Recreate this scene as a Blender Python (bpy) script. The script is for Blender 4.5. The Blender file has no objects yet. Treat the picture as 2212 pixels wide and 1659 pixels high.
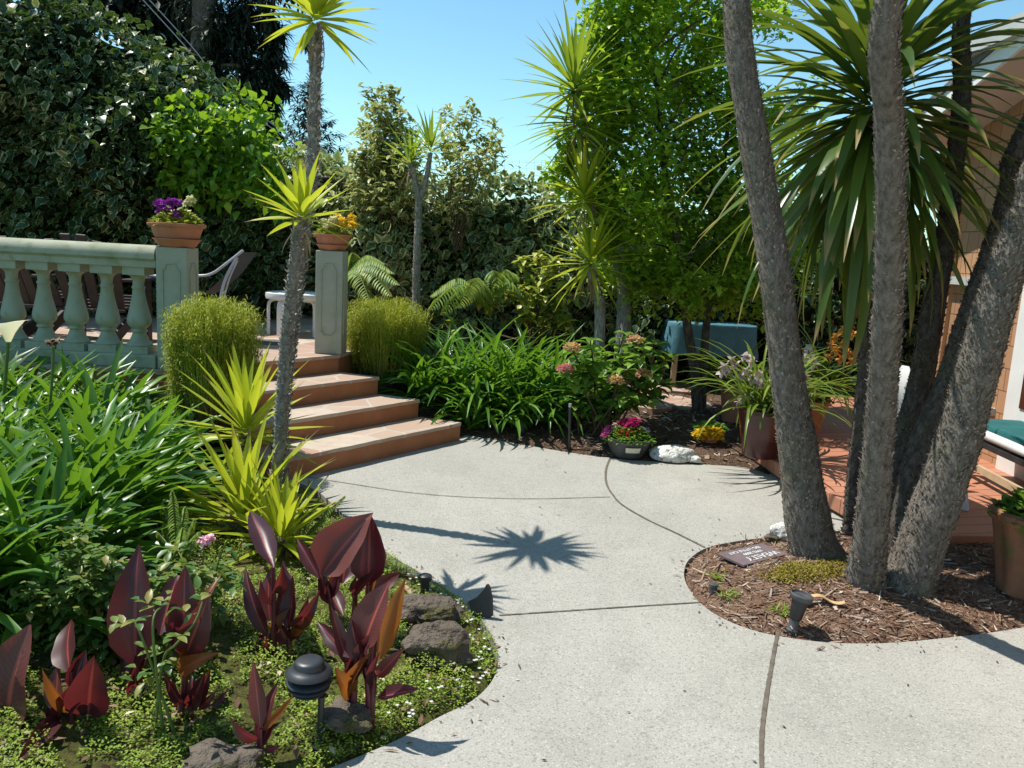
import bpy, math, random
import numpy as np
from mathutils import Matrix, Vector
from mathutils.geometry import tessellate_polygon
rng = np.random.default_rng(11)
random.seed(11)
S = bpy.context.scene
COL = S.collection
R = math.radians

# ------------------------------------------------------------------ camera
W0, H0, F0, EYE = 2212.0, 1659.0, 1770.0, 1.67
_p, _r = math.atan(.165), math.atan(.054)
fwd = np.array([0, math.cos(_p), -math.sin(_p)])
_x0 = np.array([1.0, 0, 0]); _u0 = np.cross(_x0, fwd)
rgt = _x0*math.cos(_r) + _u0*math.sin(_r)
upv = _u0*math.cos(_r) - _x0*math.sin(_r)
CAM = np.array([0, 0, EYE])
cd = bpy.data.cameras.new('camera'); cam = bpy.data.objects.new('camera', cd); COL.objects.link(cam)
cd.sensor_width = 36; cd.lens = 36*F0/W0; cd.clip_end = 800; cd.clip_start = .05
M = Matrix.Identity(4)
for i in range(3):
    M[i][0] = rgt[i]; M[i][1] = upv[i]; M[i][2] = -fwd[i]; M[i][3] = CAM[i]
cam.matrix_world = M
S.camera = cam

# ------------------------------------------------------------------ light
AZ, EL = R(72), R(63.5)                    # from +Y towards -X
sdir = Vector((-math.sin(AZ)*math.cos(EL), math.cos(AZ)*math.cos(EL), math.sin(EL)))
ld = bpy.data.lights.new('sun', 'SUN'); ld.energy = 5.0; ld.angle = R(.5); ld.color = (1, .955, .88)
sun = bpy.data.objects.new('sun', ld); COL.objects.link(sun)
sun.rotation_euler = sdir.to_track_quat('Z', 'Y').to_euler()
wd = bpy.data.worlds.new('World'); S.world = wd; wd.use_nodes = True
nt = wd.node_tree; bg = nt.nodes['Background']
sky = nt.nodes.new('ShaderNodeTexSky'); sky.sky_type = 'NISHITA'; sky.sun_disc = False
sky.sun_elevation = EL; sky.sun_rotation = -AZ; sky.air_density = 1.0; sky.dust_density = .1; sky.ozone_density = .9
gain = nt.nodes.new('ShaderNodeMix'); gain.data_type = 'RGBA'; gain.blend_type = 'MULTIPLY'; gain.inputs[0].default_value = 1
gain.inputs[7].default_value = (.77, 1.06, 1.03, 1)
nt.links.new(sky.outputs[0], gain.inputs[6]); nt.links.new(gain.outputs[2], bg.inputs[0]); bg.inputs[1].default_value = .138
S.view_settings.view_transform = 'Standard'; S.view_settings.look = 'None'
S.view_settings.exposure = .36; S.view_settings.gamma = 1
S.render.engine = 'CYCLES'
S.cycles.max_bounces = 8; S.cycles.transmission_bounces = 4; S.cycles.diffuse_bounces = 4; S.cycles.glossy_bounces = 2

def ray(x, y): return fwd*F0 + rgt*(x-W0/2) - upv*(y-H0/2)
def P(x, y, Y):                            # picture point at ground distance Y
    d = ray(x, y); return CAM + d*(Y/d[1])
def G(x, y, z=0.0):                        # picture point on a level of height z
    d = ray(x, y); return CAM + d*((z-EYE)/d[2])
def Q(p): return float((np.asarray(p)-CAM) @ fwd)
def PX(w, p): return w*Q(p)/F0             # size in metres of w picture units at p

# ------------------------------------------------------------------ objects
OFF = {}
def tag(o, label=None, cat=None, group=None, kind=None):
    if label: o['label'] = label
    if cat: o['category'] = cat
    if group: o['group'] = group
    if kind: o['kind'] = kind
    return o
def thing(name, label, cat, loc, group=None):
    o = bpy.data.objects.new(name, None); COL.objects.link(o)
    o.empty_display_size = .1
    o.location = tuple(float(v) for v in loc); OFF[o.name] = np.array(loc, float)
    return tag(o, label, cat, group)
def link(name, me, mat, parent=None, loc=None, smooth=True):
    """mesh already in world space -> object with its own base"""
    o = bpy.data.objects.new(name, me); COL.objects.link(o)
    if parent is not None:
        off = OFF[parent.name]; o.parent = parent
    else:
        n = len(me.vertices); co = np.empty(n*3, np.float32); me.vertices.foreach_get('co', co); co = co.reshape(-1, 3)
        off = np.array([co[:, 0].mean(), co[:, 1].mean(), co[:, 2].min()]) if loc is None else np.array(loc, float)
        o.location = tuple(float(v) for v in off)
    OFF[o.name] = off
    me.transform(Matrix.Translation(tuple(-float(v) for v in off)))
    if mat:
        me.materials.append(mat)
    if smooth: me.polygons.foreach_set('use_smooth', np.ones(len(me.polygons), bool))
    me.update()
    return o
def npmesh(name, V, F, UV=None, T=None):
    V = np.asarray(V, np.float32); F = np.asarray(F, np.int32)
    me = bpy.data.meshes.new(name)
    me.vertices.add(len(V)); me.vertices.foreach_set('co', V.ravel())
    k = F.shape[1]; me.loops.add(F.size); me.loops.foreach_set('vertex_index', F.ravel())
    me.polygons.add(len(F)); me.polygons.foreach_set('loop_start', np.arange(0, F.size, k, dtype=np.int32))
    me.polygons.foreach_set('loop_total', np.full(len(F), k, np.int32))
    if UV is not None:
        l = me.uv_layers.new(name='UVMap'); l.data.foreach_set('uv', np.asarray(UV, np.float32)[F.ravel()].ravel())
    if T is not None:
        a = me.attributes.new('tint', 'FLOAT', 'POINT'); a.data.foreach_set('value', np.asarray(T, np.float32))
    me.update(calc_edges=True)
    return me
def merge(parts):
    V, F, U, T, n = [], [], [], [], 0
    for v, f, u, t in parts:
        V.append(v); F.append(f+n); U.append(u); T.append(t); n += len(v)
    return np.concatenate(V), np.concatenate(F), np.concatenate(U), np.concatenate(T)
def leafobj(name, parts, mat, parent=None, loc=None):
    if isinstance(parts, tuple): parts = [parts]
    return link(name, npmesh(name, *merge(parts)), mat, parent, loc)

class MB:
    def __init__(s): s.v = []; s.f = []
    def add(s, v, f):
        n = len(s.v); s.v += [tuple(map(float, p)) for p in v]; s.f += [tuple(i+n for i in q) for q in f]; return s
    def box(s, c, size, rz=0, tilt=None):
        m = Matrix.Rotation(rz, 3, 'Z')
        if tilt is not None: m = m @ tilt
        h = [d/2 for d in size]
        v = [Vector(c) + m @ Vector((sx*h[0], sy*h[1], sz*h[2])) for sz in (-1, 1) for sx, sy in ((-1, -1), (1, -1), (1, 1), (-1, 1))]
        return s.add(v, [(3, 2, 1, 0), (4, 5, 6, 7), (0, 1, 5, 4), (1, 2, 6, 5), (2, 3, 7, 6), (3, 0, 4, 7)])
    def bar(s, a, b, w, h, up=(0, 0, 1)):
        a = Vector(a); b = Vector(b); d = (b-a).normalized(); u = Vector(up)
        sd = d.cross(u).normalized(); uu = sd.cross(d)
        v = [p + sd*sx*w/2 + uu*sz*h/2 for p in (a, b) for sx, sz in ((-1, -1), (1, -1), (1, 1), (-1, 1))]
        return s.add(v, [(0, 3, 2, 1), (4, 5, 6, 7), (0, 1, 5, 4), (1, 2, 6, 5), (2, 3, 7, 6), (3, 0, 4, 7)])
    def prism(s, pts, z0, z1):
        n = len(pts); area = sum(pts[i][0]*pts[(i+1) % n][1]-pts[(i+1) % n][0]*pts[i][1] for i in range(n))
        if area < 0: pts = pts[::-1]
        zt = z1 if hasattr(z1, '__len__') else [z1]*n
        v = [(p[0], p[1], z0) for p in pts] + [(p[0], p[1], z) for p, z in zip(pts, zt)]
        f = [(i, (i+1) % n, n+(i+1) % n, n+i) for i in range(n)]
        for t in tessellate_polygon([[Vector((p[0], p[1], 0)) for p in pts]]):
            a, b, c = t
            o = (pts[b][0]-pts[a][0])*(pts[c][1]-pts[a][1])-(pts[b][1]-pts[a][1])*(pts[c][0]-pts[a][0])
            if o < 0: a, c = c, a
            f.append((n+a, n+b, n+c)); f.append((c, b, a))
        return s.add(v, f)
    def lathe(s, c, prof, n=32, flute=0, nf=0, axis=None):
        v = []; m = axis if axis is not None else Matrix.Identity(3)
        for r, z in prof:
            for i in range(n):
                a = 2*math.pi*i/n; rr = r*(1+flute*math.cos(nf*a)) if nf else r
                v.append(Vector(c) + m @ Vector((rr*math.cos(a), rr*math.sin(a), z)))
        f = []
        for j in range(len(prof)-1):
            for i in range(n):
                f.append((j*n+i, j*n+(i+1) % n, (j+1)*n+(i+1) % n, (j+1)*n+i))
        f.append(tuple(range(n))[::-1]); f.append(tuple((len(prof)-1)*n+i for i in range(n)))
        return s.add(v, f)
    def tube(s, pts, rad, n=12, cap=True):
        pts = [Vector(p) for p in pts]; k = len(pts)
        rad = rad if hasattr(rad, '__len__') else [rad]*k
        v = []; ref = Vector((1, 0, 0))
        for j, p in enumerate(pts):
            d = (pts[min(j+1, k-1)]-pts[max(j-1, 0)]).normalized()
            a = (ref - d*ref.dot(d))
            if a.length < .05: a = Vector((0, 1, 0)) - d*d.y
            a.normalize(); ref = a; b = d.cross(a)
            for i in range(n):
                t = 2*math.pi*i/n; v.append(p + (a*math.cos(t)+b*math.sin(t))*rad[j])
        f = [(j*n+i, j*n+(i+1) % n, (j+1)*n+(i+1) % n, (j+1)*n+i) for j in range(k-1) for i in range(n)]
        if cap: f += [tuple(range(n))[::-1], tuple((k-1)*n+i for i in range(n))]
        return s.add(v, f)
    def blob(s, c, size, seed=0, rough=.18, n=3, flat=None):
        import bmesh
        bm = bmesh.new(); bmesh.ops.create_icosphere(bm, subdivisions=n, radius=1)
        from mathutils import noise
        v = []
        for p in bm.verts:
            q = p.co.copy(); k = 1 + rough*noise.noise(q*1.6+Vector((seed*7.3, seed, 0))) + rough*.5*noise.noise(q*4+Vector((0, seed*3.1, 0)))
            q *= k
            if flat is not None and q.z < flat: q.z = flat
            v.append((c[0]+q.x*size[0], c[1]+q.y*size[1], c[2]+q.z*size[2]))
        f = [tuple(x.index for x in q.verts) for q in bm.faces]; bm.free()
        return s.add(v, f)
    def build(s, name, mat, parent=None, loc=None, smooth=False, bevel=0):
        me = bpy.data.meshes.new(name); me.from_pydata(s.v, [], s.f); me.update()
        o = link(name, me, mat, parent, loc, smooth)
        if smooth and not bevel:
            try: me.set_sharp_from_angle(angle=R(50))
            except Exception: pass
        if bevel:
            b = o.modifiers.new('bevel', 'BEVEL'); b.width = bevel; b.segments = 2; b.limit_method = 'ANGLE'
        return o
def spline(pts, n):
    pts = np.array(pts, float); k = len(pts); out = []
    for i in range(n):
        t = i/(n-1)*(k-1); j = min(int(t), k-2); u = t-j
        p0, p1, p2, p3 = pts[max(j-1, 0)], pts[j], pts[j+1], pts[min(j+2, k-1)]
        out.append(.5*(2*p1+(p2-p0)*u+(2*p0-5*p1+4*p2-p3)*u*u+(3*p1-p0-3*p2+p3)*u**3))
    return np.array(out)
def dup(o, parent=None):
    c = o.copy(); COL.objects.link(c)
    if parent is not None: c.parent = parent
    OFF[c.name] = OFF[o.name]
    for ch in list(o.children): dup(ch, c)
    return c

# ------------------------------------------------------------------ materials
def nodes(name):
    m = bpy.data.materials.new(name); m.use_nodes = True
    t = m.node_tree; return m, t, t.nodes['Principled BSDF'], t.nodes['Material Output']
def nd(t, typ, **kw):
    n = t.nodes.new(typ)
    for k, v in kw.items():
        if k.startswith('i_'): n.inputs[k[2:].replace('_', ' ')].default_value = v
        else: setattr(n, k, v)
    return n
def mixc(t, fac, a, b, mode='MIX'):
    n = t.nodes.new('ShaderNodeMix'); n.data_type = 'RGBA'; n.blend_type = mode
    for sock, val in ((0, fac), (6, a), (7, b)):
        if hasattr(val, 'is_linked'): t.links.new(val, n.inputs[sock])
        elif isinstance(val, (int, float)): n.inputs[sock].default_value = val
        else: n.inputs[sock].default_value = tuple(val)+(1,)
    return n.outputs[2]
def ramp(t, src, stops):
    n = t.nodes.new('ShaderNodeValToRGB'); e = n.color_ramp.elements
    while len(e) < len(stops): e.new(.5)
    for k, (p, c) in zip(e, stops):
        k.position = p; k.color = (tuple(c)+(1,)) if hasattr(c, '__len__') else (c, c, c, 1)
    t.links.new(src, n.inputs[0]); return n.outputs[0]
def noise(t, scale, detail=4, rough=.55, coord=None, vec=None):
    n = nd(t, 'ShaderNodeTexNoise', i_Scale=scale, i_Detail=detail, i_Roughness=rough)
    if vec is None:
        c = t.nodes.get('TC') or nd(t, 'ShaderNodeTexCoord', name='TC'); vec = c.outputs['Object']
    t.links.new(vec, n.inputs['Vector']); return n.outputs['Fac']
def bump(t, b, h, strength=.3, dist=.01):
    n = nd(t, 'ShaderNodeBump', i_Strength=strength, i_Distance=dist); t.links.new(h, n.inputs['Height'])
    t.links.new(n.outputs[0], b.inputs['Normal'])
def mat(name, c1, c2=None, rough=.7, ns=6, bs=60, bst=.25, bd=.01, spec=.3, c3=None, ns3=40):
    m, t, b, o = nodes(name); c2 = c2 or tuple(v*.7 for v in c1)
    f = ramp(t, noise(t, ns, 5), [(.3, 0.0), (.7, 1.0)])
    c = mixc(t, f, c1, c2)
    if c3: c = mixc(t, ramp(t, noise(t, ns3, 3), [(.55, 0.0), (.68, 1.0)]), c, c3)
    t.links.new(c, b.inputs['Base Color']); b.inputs['Roughness'].default_value = rough
    b.inputs['Specular IOR Level'].default_value = spec
    if bst: bump(t, b, noise(t, bs, 4), bst, bd)
    return m
def leaf(name, stops, tr, mix=.4, rough=.42, edge=None, tip=None, base=None, rib=None, ew=.26, spec=.45, veins=None, bw=(.1, .45)):
    """two-sided leaf: colour by per-leaf tint, light passing through"""
    m, t, b, o = nodes(name)
    a = nd(t, 'ShaderNodeAttribute', attribute_name='tint')
    c = ramp(t, a.outputs['Fac'], stops)
    uv = nd(t, 'ShaderNodeUVMap'); sx = nd(t, 'ShaderNodeSeparateXYZ'); t.links.new(uv.outputs[0], sx.inputs[0])
    u, v = sx.outputs[0], sx.outputs[1]
    def mth(op, x, y=None):
        n = nd(t, 'ShaderNodeMath', operation=op)
        for k, val in ((0, x), (1, y)):
            if val is None: continue
            if hasattr(val, 'is_linked'): t.links.new(val, n.inputs[k])
            else: n.inputs[k].default_value = val
        return n.outputs[0]
    au = mth('ABSOLUTE', mth('SUBTRACT', u, .5))
    if veins:
        w = mth('SINE', mth('ADD', mth('MULTIPLY', mth('ADD', v, mth('MULTIPLY', au, -.35)), 135.0), mth('MULTIPLY', noise(t, 35, 3), 9.0)))
        c = mixc(t, ramp(t, mth('MULTIPLY', mth('ADD', w, 1.0), .5), [(.72, 0.0), (1, .45)]), c, veins)
    if rib: c = mixc(t, ramp(t, au, [(.02, 1.0), (.05, 0.0)]), c, rib)
    if edge:
        n_ = noise(t, 22, 3)
        c = mixc(t, ramp(t, mth('ADD', au, mth('MULTIPLY', mth('SUBTRACT', n_, .5), .45)), [(ew, 0.0), (ew+.05, 1.0)]), c, edge)
    if tip: c = mixc(t, ramp(t, mth('ADD', v, mth('MULTIPLY', mth('SUBTRACT', a.outputs['Fac'], .5), .22)), [(.84, 0.0), (.9, 1.0)]), c, tip)
    if base: c = mixc(t, ramp(t, v, [(bw[0], 1.0), (bw[1], 0.0)]), c, base)
    t.links.new(c, b.inputs['Base Color']); b.inputs['Roughness'].default_value = rough
    b.inputs['Specular IOR Level'].default_value = spec
    ts = nd(t, 'ShaderNodeBsdfTranslucent')
    t.links.new(mixc(t, .55, c, tr), ts.inputs[0])
    ms = nd(t, 'ShaderNodeMixShader'); ms.inputs[0].default_value = mix
    t.links.new(b.outputs[0], ms.inputs[1]); t.links.new(ts.outputs[0], ms.inputs[2]); t.links.new(ms.outputs[0], o.inputs[0])
    return m

# ------------------------------------------------------------------ leaves
PROF = {'yucca': ([0, .1, .38, .7, 1], [.6, .6, 1, .55, .02]), 'strap': ([0, .5, .85, 1], [.75, 1, .7, .06]),
        'oval': ([0, .12, .35, .6, .85, 1], [.1, .6, 1, .9, .42, .04]), 'ivy': ([0, .1, .3, .55, 1], [.35, .95, 1, .7, .05]),
        'canna': ([0, .05, .2, .45, .75, 1], [.12, .3, .85, 1, .62, .03]), 'cord': ([0, .1, .45, .8, 1], [.5, .65, 1, .6, .03]),
        'thin': ([0, .5, 1], [1, .8, .2]), 'chip': ([0, .3, .7, 1], [.7, 1, .9, .5])}
def blades(base, az, el, L, Wd, droop=.3, prof='strap', seg=5, fold=.2, roll=0., tint=None, power=1.5):
    base = np.atleast_2d(np.asarray(base, float)); N = len(base)
    bc = lambda x: np.broadcast_to(np.asarray(x, float), (N,))
    az, el, L, Wd, droop, roll = map(bc, (az, el, L, Wd, droop, roll))
    t = np.linspace(0, 1, seg+1)
    th = el[:, None] - droop[:, None]*t[None]**power
    d = np.stack([np.cos(th)*np.cos(az)[:, None], np.cos(th)*np.sin(az)[:, None], np.sin(th)], -1)
    mid = (d[:, 1:]+d[:, :-1])/2*(L[:, None, None]/seg)
    c = np.concatenate([np.zeros((N, 1, 3)), np.cumsum(mid, 1)], 1)+base[:, None]
    sd = np.stack([-np.sin(az), np.cos(az), np.zeros(N)], -1)[:, None].repeat(seg+1, 1)
    nr = np.cross(d, sd)
    cr, sr = np.cos(roll)[:, None, None], np.sin(roll)[:, None, None]
    sd, nr = sd*cr+nr*sr, nr*cr-sd*sr
    w = np.interp(t, *PROF[prof])[None, :, None]*Wd[:, None, None]/2
    V = np.stack([c-sd*w+nr*w*fold*2, c, c+sd*w+nr*w*fold*2], 2).reshape(-1, 3)
    i = np.arange(seg)[:, None]*3+np.arange(2)[None]; i = i.reshape(-1)
    f = np.stack([i, i+1, i+4, i+3], -1)
    Fc = (f[None]+(np.arange(N)*(seg+1)*3)[:, None, None]).reshape(-1, 4)
    U = np.stack(np.broadcast_arrays(np.array([0, .5, 1.])[None, None], t[None, :, None]), -1)
    U = np.broadcast_to(U, (N, seg+1, 3, 2)).reshape(-1, 2)
    tt = rng.random(N) if tint is None else bc(tint)
    return V, Fc, U, np.repeat(tt, (seg+1)*3)
def sheet(p0, p1, width, hint, bow=.1, cup=.15, seg=10, prof='canna', tint=.5, wave=.0, tipcurl=0.):
    """one large leaf from p0 to p1, five columns wide"""
    p0 = np.array(p0, float); p1 = np.array(p1, float); ax = p1-p0; L = np.linalg.norm(ax); ax /= L
    hint = np.array(hint, float); sd = np.cross(ax, hint); sd /= np.linalg.norm(sd); nr = np.cross(sd, ax)
    t = np.linspace(0, 1, seg+1); u = np.linspace(-1, 1, 5)
    w = np.interp(t, *PROF[prof])*width*.58
    c = p0[None]+ax[None]*(t*L)[:, None]+nr[None]*(bow*L*np.sin(np.pi*t)-tipcurl*L*t**3)[:, None]
    ph = rng.random()*6
    V = c[:, None]+sd[None, None]*(u[None]*w[:, None])[..., None]*math.cos(cup) \
        + nr[None, None]*((np.abs(u)**1.5)[None]*w[:, None]*math.sin(cup)*1.6+wave*width*np.sin(t*14+ph)[:, None]*np.abs(u)[None]*np.sign(u)[None])[..., None]
    V = V.reshape(-1, 3)
    i = (np.arange(seg)[:, None]*5+np.arange(4)[None]).reshape(-1)
    Fc = np.stack([i, i+1, i+6, i+5], -1)
    U = np.stack(np.broadcast_arrays((u[None]+1)/2, t[:, None]), -1).reshape(-1, 2)
    return V, Fc, U, np.full(len(V), tint)
GA = math.pi*(3-math.sqrt(5))
def rosette(c, n, L, Wd, e0, e1, droop=.25, prof='yucca', seg=6, fold=.22, spread=.03, h=.12, seed=None, lvar=.15, axis=None):
    k = np.arange(n); f = k/(n-1)
    az = k*GA+rng.normal(0, .12, n); el = e0+(e1-e0)*f**.85+rng.normal(0, .07, n)
    b = np.array(c)[None]+np.stack([np.cos(az)*spread, np.sin(az)*spread, (f-.5)*h], -1)
    ln = L*(1-lvar+2*lvar*rng.random(n))*np.where(f > .9, .8, 1)
    if axis is not None:
        az = az
    return blades(b, az, el, ln, Wd*(.85+.3*rng.random(n)), droop*(.4+1.2*rng.random(n)), prof, seg, fold, rng.normal(0, .12, n), tint=np.clip(rng.normal(.5, .2, n), 0, 1))
def flakes(pts, rad, n, l, w, lift=.9, up=True):
    pts = np.array(pts, float); k = len(pts)
    rad = np.array(rad if hasattr(rad, '__len__') else [rad]*k)
    s = rng.random(n)*(k-1); j = np.minimum(s.astype(int), k-2); u = (s-j)[:, None]
    p = pts[j]*(1-u)+pts[j+1]*u; r = (rad[j]*(1-u[:, 0])+rad[j+1]*u[:, 0])*1.0
    a = rng.random(n)*2*math.pi
    base = p+np.stack([np.cos(a), np.sin(a), np.zeros(n)], -1)*r[:, None]*.99
    el = (lift+rng.normal(0, .35, n))*(1 if up else -1)
    return blades(base, a+rng.normal(0, .5, n), el, l*(.5+rng.random(n)), w*(.5+rng.random(n)), .3, 'chip', 1, .0)
def barked(name, pts, rad, n, mat, fl, flmat, parent):
    """one trunk mesh whose surface carries raised flakes of bark"""
    m = MB().tube(pts, rad, n, False)
    v = np.array(m.v); f = np.array(m.f); k = len(f)
    o = leafobj(name, [(v, f, np.zeros((len(v), 2)), np.full(len(v), .5)), fl], mat, parent)
    o.data.materials.append(flmat)
    mi = np.zeros(len(o.data.polygons), np.int32); mi[k:] = 1; o.data.polygons.foreach_set('material_index', mi)
    return o
def blossom(c, r, n, size, flat=.7, up=.3):
    """a head of small petals"""
    a = rng.random(n)*2*math.pi; z = rng.uniform(-.35, 1, n); q = np.sqrt(np.maximum(0, 1-z*z))
    b = np.array(c)[None]+np.stack([np.cos(a)*q*r, np.sin(a)*q*r, z*r*flat], -1)
    return blades(b, a+rng.normal(0, .8, n), np.arcsin(np.clip(z, -1, 1))*.6+rng.normal(0, .4, n), size*(.7+.6*rng.random(n)), size*(.8+.4*rng.random(n)), .3, 'oval', 2, .1)
def pdist(pts, poly):
    """signed distance to a closed polygon, positive inside"""
    pts = np.asarray(pts, float); poly = np.asarray(poly, float); n = len(poly)
    d = np.full(len(pts), 1e9); ins = np.zeros(len(pts), bool)
    for i in range(n):
        a, b = poly[i], poly[(i+1) % n]; ab = b-a; ap = pts-a
        t = np.clip((ap@ab)/max(ab@ab, 1e-12), 0, 1); d = np.minimum(d, np.linalg.norm(ap-t[:, None]*ab, axis=1))
        c = ((a[1] > pts[:, 1]) != (b[1] > pts[:, 1])) & (pts[:, 0] < (b[0]-a[0])*(pts[:, 1]-a[1])/(b[1]-a[1]+1e-12)+a[0])
        ins ^= c
    return np.where(ins, d, -d)
def vnoise(x, y, s=1.0, seed=0):
    return (np.sin(x*s*1.7+seed)*np.cos(y*s*1.3+seed*2.1)+np.sin(x*s*3.1+y*s*2.3+seed*.7)*.5+np.cos(x*s*5.3-y*s*4.1+seed*1.9)*.3)/1.8

# ================================================================== MATERIALS
def concrete_mat():
    m, t, b, o = nodes('concrete')
    big = ramp(t, noise(t, 1.1, 6, .6), [(.3, 0.0), (.72, 1.0)])
    c = mixc(t, big, (.40, .388, .345), (.32, .309, .272))
    c = mixc(t, ramp(t, noise(t, 4.5, 5, .65), [(.5, 0.0), (.75, .6)]), c, (.27, .262, .235))
    c = mixc(t, ramp(t, noise(t, 2.3, 7, .7), [(.6, 0.0), (.72, .35)]), c, (.33, .27, .2))
    c = mixc(t, ramp(t, noise(t, 13, 5, .75), [(.62, 0.0), (.74, .5)]), c, (.2, .19, .17))
    vo = nd(t, 'ShaderNodeTexVoronoi', i_Scale=150.0); t.links.new(t.nodes['TC'].outputs['Object'], vo.inputs['Vector'])
    sp = nd(t, 'ShaderNodeSeparateColor'); t.links.new(vo.outputs['Color'], sp.inputs[0])
    c = mixc(t, ramp(t, sp.outputs[0], [(.0, .6), (.3, 0.0), (1, 0.0)]), c, (.16, .145, .12))
    c = mixc(t, ramp(t, sp.outputs[1], [(.84, 0.0), (.98, .45)]), c, (.56, .545, .5))
    c = mixc(t, ramp(t, noise(t, 160, 2), [(.35, .35), (.55, 0.0)]), c, (.2, .19, .165))
    t.links.new(c, b.inputs['Base Color']); b.inputs['Roughness'].default_value = .85; b.inputs['Specular IOR Level'].default_value = .2
    bump(t, b, noise(t, 120, 3), .35, .006)
    return m
def soil_mat(name, c1, c2, c3):
    m, t, b, o = nodes(name)
    c = mixc(t, ramp(t, noise(t, 7, 6, .7), [(.35, 0.0), (.65, 1.0)]), c1, c2)
    c = mixc(t, ramp(t, noise(t, 70, 4, .7), [(.5, 0.0), (.62, 1.0)]), c, c3)
    c = mixc(t, ramp(t, noise(t, 38, 3, .6), [(.36, .8), (.44, 0.0)]), c, tuple(v*.35 for v in c1))
    t.links.new(c, b.inputs['Base Color']); b.inputs['Roughness'].default_value = .95; b.inputs['Specular IOR Level'].default_value = .1
    bump(t, b, noise(t, 45, 6, .7), .9, .03)
    return m
def stone_tread():
    m, t, b, o = nodes('flagstone')
    tc = nd(t, 'ShaderNodeTexCoord', name='TC')
    vo = nd(t, 'ShaderNodeTexVoronoi', i_Scale=2.6); t.links.new(tc.outputs['Object'], vo.inputs['Vector'])
    sp = nd(t, 'ShaderNodeSeparateColor'); t.links.new(vo.outputs['Color'], sp.inputs[0])
    c = ramp(t, sp.outputs[0], [(0, (.40, .30, .215)), (.25, (.36, .19, .13)), (.5, (.42, .34, .25)), (.75, (.38, .24, .175)), (1, (.48, .41, .32))])
    c = mixc(t, ramp(t, noise(t, 9, 6, .65), [(.4, 0.0), (.8, .7)]), c, (.36, .25, .19))
    ve = nd(t, 'ShaderNodeTexVoronoi', i_Scale=2.6, feature='DISTANCE_TO_EDGE'); t.links.new(tc.outputs['Object'], ve.inputs['Vector'])
    c = mixc(t, ramp(t, ve.outputs['Distance'], [(.012, 1.0), (.03, 0.0)]), c, (.42, .38, .32))
    t.links.new(c, b.inputs['Base Color']); b.inputs['Roughness'].default_value = .75
    bump(t, b, noise(t, 30, 5), .3, .01)
    return m
def deck_mat():
    m, t, b, o = nodes('deck_boards')
    tc = nd(t, 'ShaderNodeTexCoord', name='TC')
    mp = nd(t, 'ShaderNodeMapping'); mp.inputs['Rotation'].default_value = (0, 0, R(-14)); t.links.new(tc.outputs['Object'], mp.inputs[0])
    br = nd(t, 'ShaderNodeTexBrick', i_Scale=1.0, i_Mortar_Size=.004, i_Brick_Width=3.4, i_Row_Height=.14, i_Bias=.0)
    br.inputs['Color1'].default_value = (.47, .2, .115, 1); br.inputs['Color2'].default_value = (.39, .165, .095, 1); br.inputs['Mortar'].default_value = (.05, .02, .012, 1)
    t.links.new(mp.outputs[0], br.inputs['Vector'])
    c = mixc(t, ramp(t, noise(t, 14, 5, .7), [(.4, 0.0), (.8, .4)]), br.outputs['Color'], (.3, .13, .08))
    t.links.new(c, b.inputs['Base Color']); b.inputs['Roughness'].default_value = .6
    bump(t, b, br.outputs['Fac'], -.3, .006)
    return m
def shingle_mat():
    m, t, b, o = nodes('shingle_siding')
    tc = nd(t, 'ShaderNodeTexCoord', name='TC')
    sx = nd(t, 'ShaderNodeSeparateXYZ'); t.links.new(tc.outputs['Object'], sx.inputs[0])
    cx = nd(t, 'ShaderNodeCombineXYZ'); t.links.new(sx.outputs[1], cx.inputs[0]); t.links.new(sx.outputs[2], cx.inputs[1])
    br = nd(t, 'ShaderNodeTexBrick', i_Scale=1.0, i_Mortar_Size=.004, i_Brick_Width=.17, i_Row_Height=.185, offset=.37)
    br.inputs['Color1'].default_value = (.46, .25, .13, 1); br.inputs['Color2'].default_value = (.39, .205, .105, 1); br.inputs['Mortar'].default_value = (.12, .06, .035, 1)
    t.links.new(cx.outputs[0], br.inputs['Vector'])
    t.links.new(br.outputs['Color'], b.inputs['Base Color']); b.inputs['Roughness'].default_value = .7
    return m
def bark_mat(name, c1, c2, c3, scale=26):
    m, t, b, o = nodes(name)
    tc = nd(t, 'ShaderNodeTexCoord', name='TC')
    mp = nd(t, 'ShaderNodeMapping'); mp.inputs['Scale'].default_value = (1, 1, .45); t.links.new(tc.outputs['Object'], mp.inputs[0])
    f = noise(t, scale, 6, .7, vec=mp.outputs[0])
    c = ramp(t, f, [(.3, c2), (.5, c1), (.7, c3)])
    c = mixc(t, ramp(t, noise(t, 3, 4), [(.5, 0.0), (.7, .5)]), c, (.13, .13, .05))
    t.links.new(c, b.inputs['Base Color']); b.inputs['Roughness'].default_value = .9; b.inputs['Specular IOR Level'].default_value = .15
    bump(t, b, f, 1.0, .035)
    return m
MAT_CONC = concrete_mat()
MAT_MULCH = soil_mat('bark_mulch', (.15, .085, .055), (.21, .125, .085), (.34, .24, .17))
MAT_SOIL = soil_mat('garden_soil', (.075, .045, .03), (.12, .075, .05), (.2, .14, .1))
MAT_MOSS = soil_mat('mossy_soil', (.08, .085, .025), (.14, .16, .035), (.075, .05, .03))
MAT_GROUND = soil_mat('bare_ground', (.1, .07, .045), (.14, .1, .06), (.1, .12, .04))
MAT_FLAG = stone_tread(); MAT_DECK = deck_mat(); MAT_SHING = shingle_mat()
MAT_RISER = mat('terracotta_paint', (.40, .165, .075), (.31, .12, .055), .7, 5, 90, .15)
MAT_JOINT = mat('dirty_joint', (.09, .075, .055), (.16, .14, .11), .95, 20, 60, .3)
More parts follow.
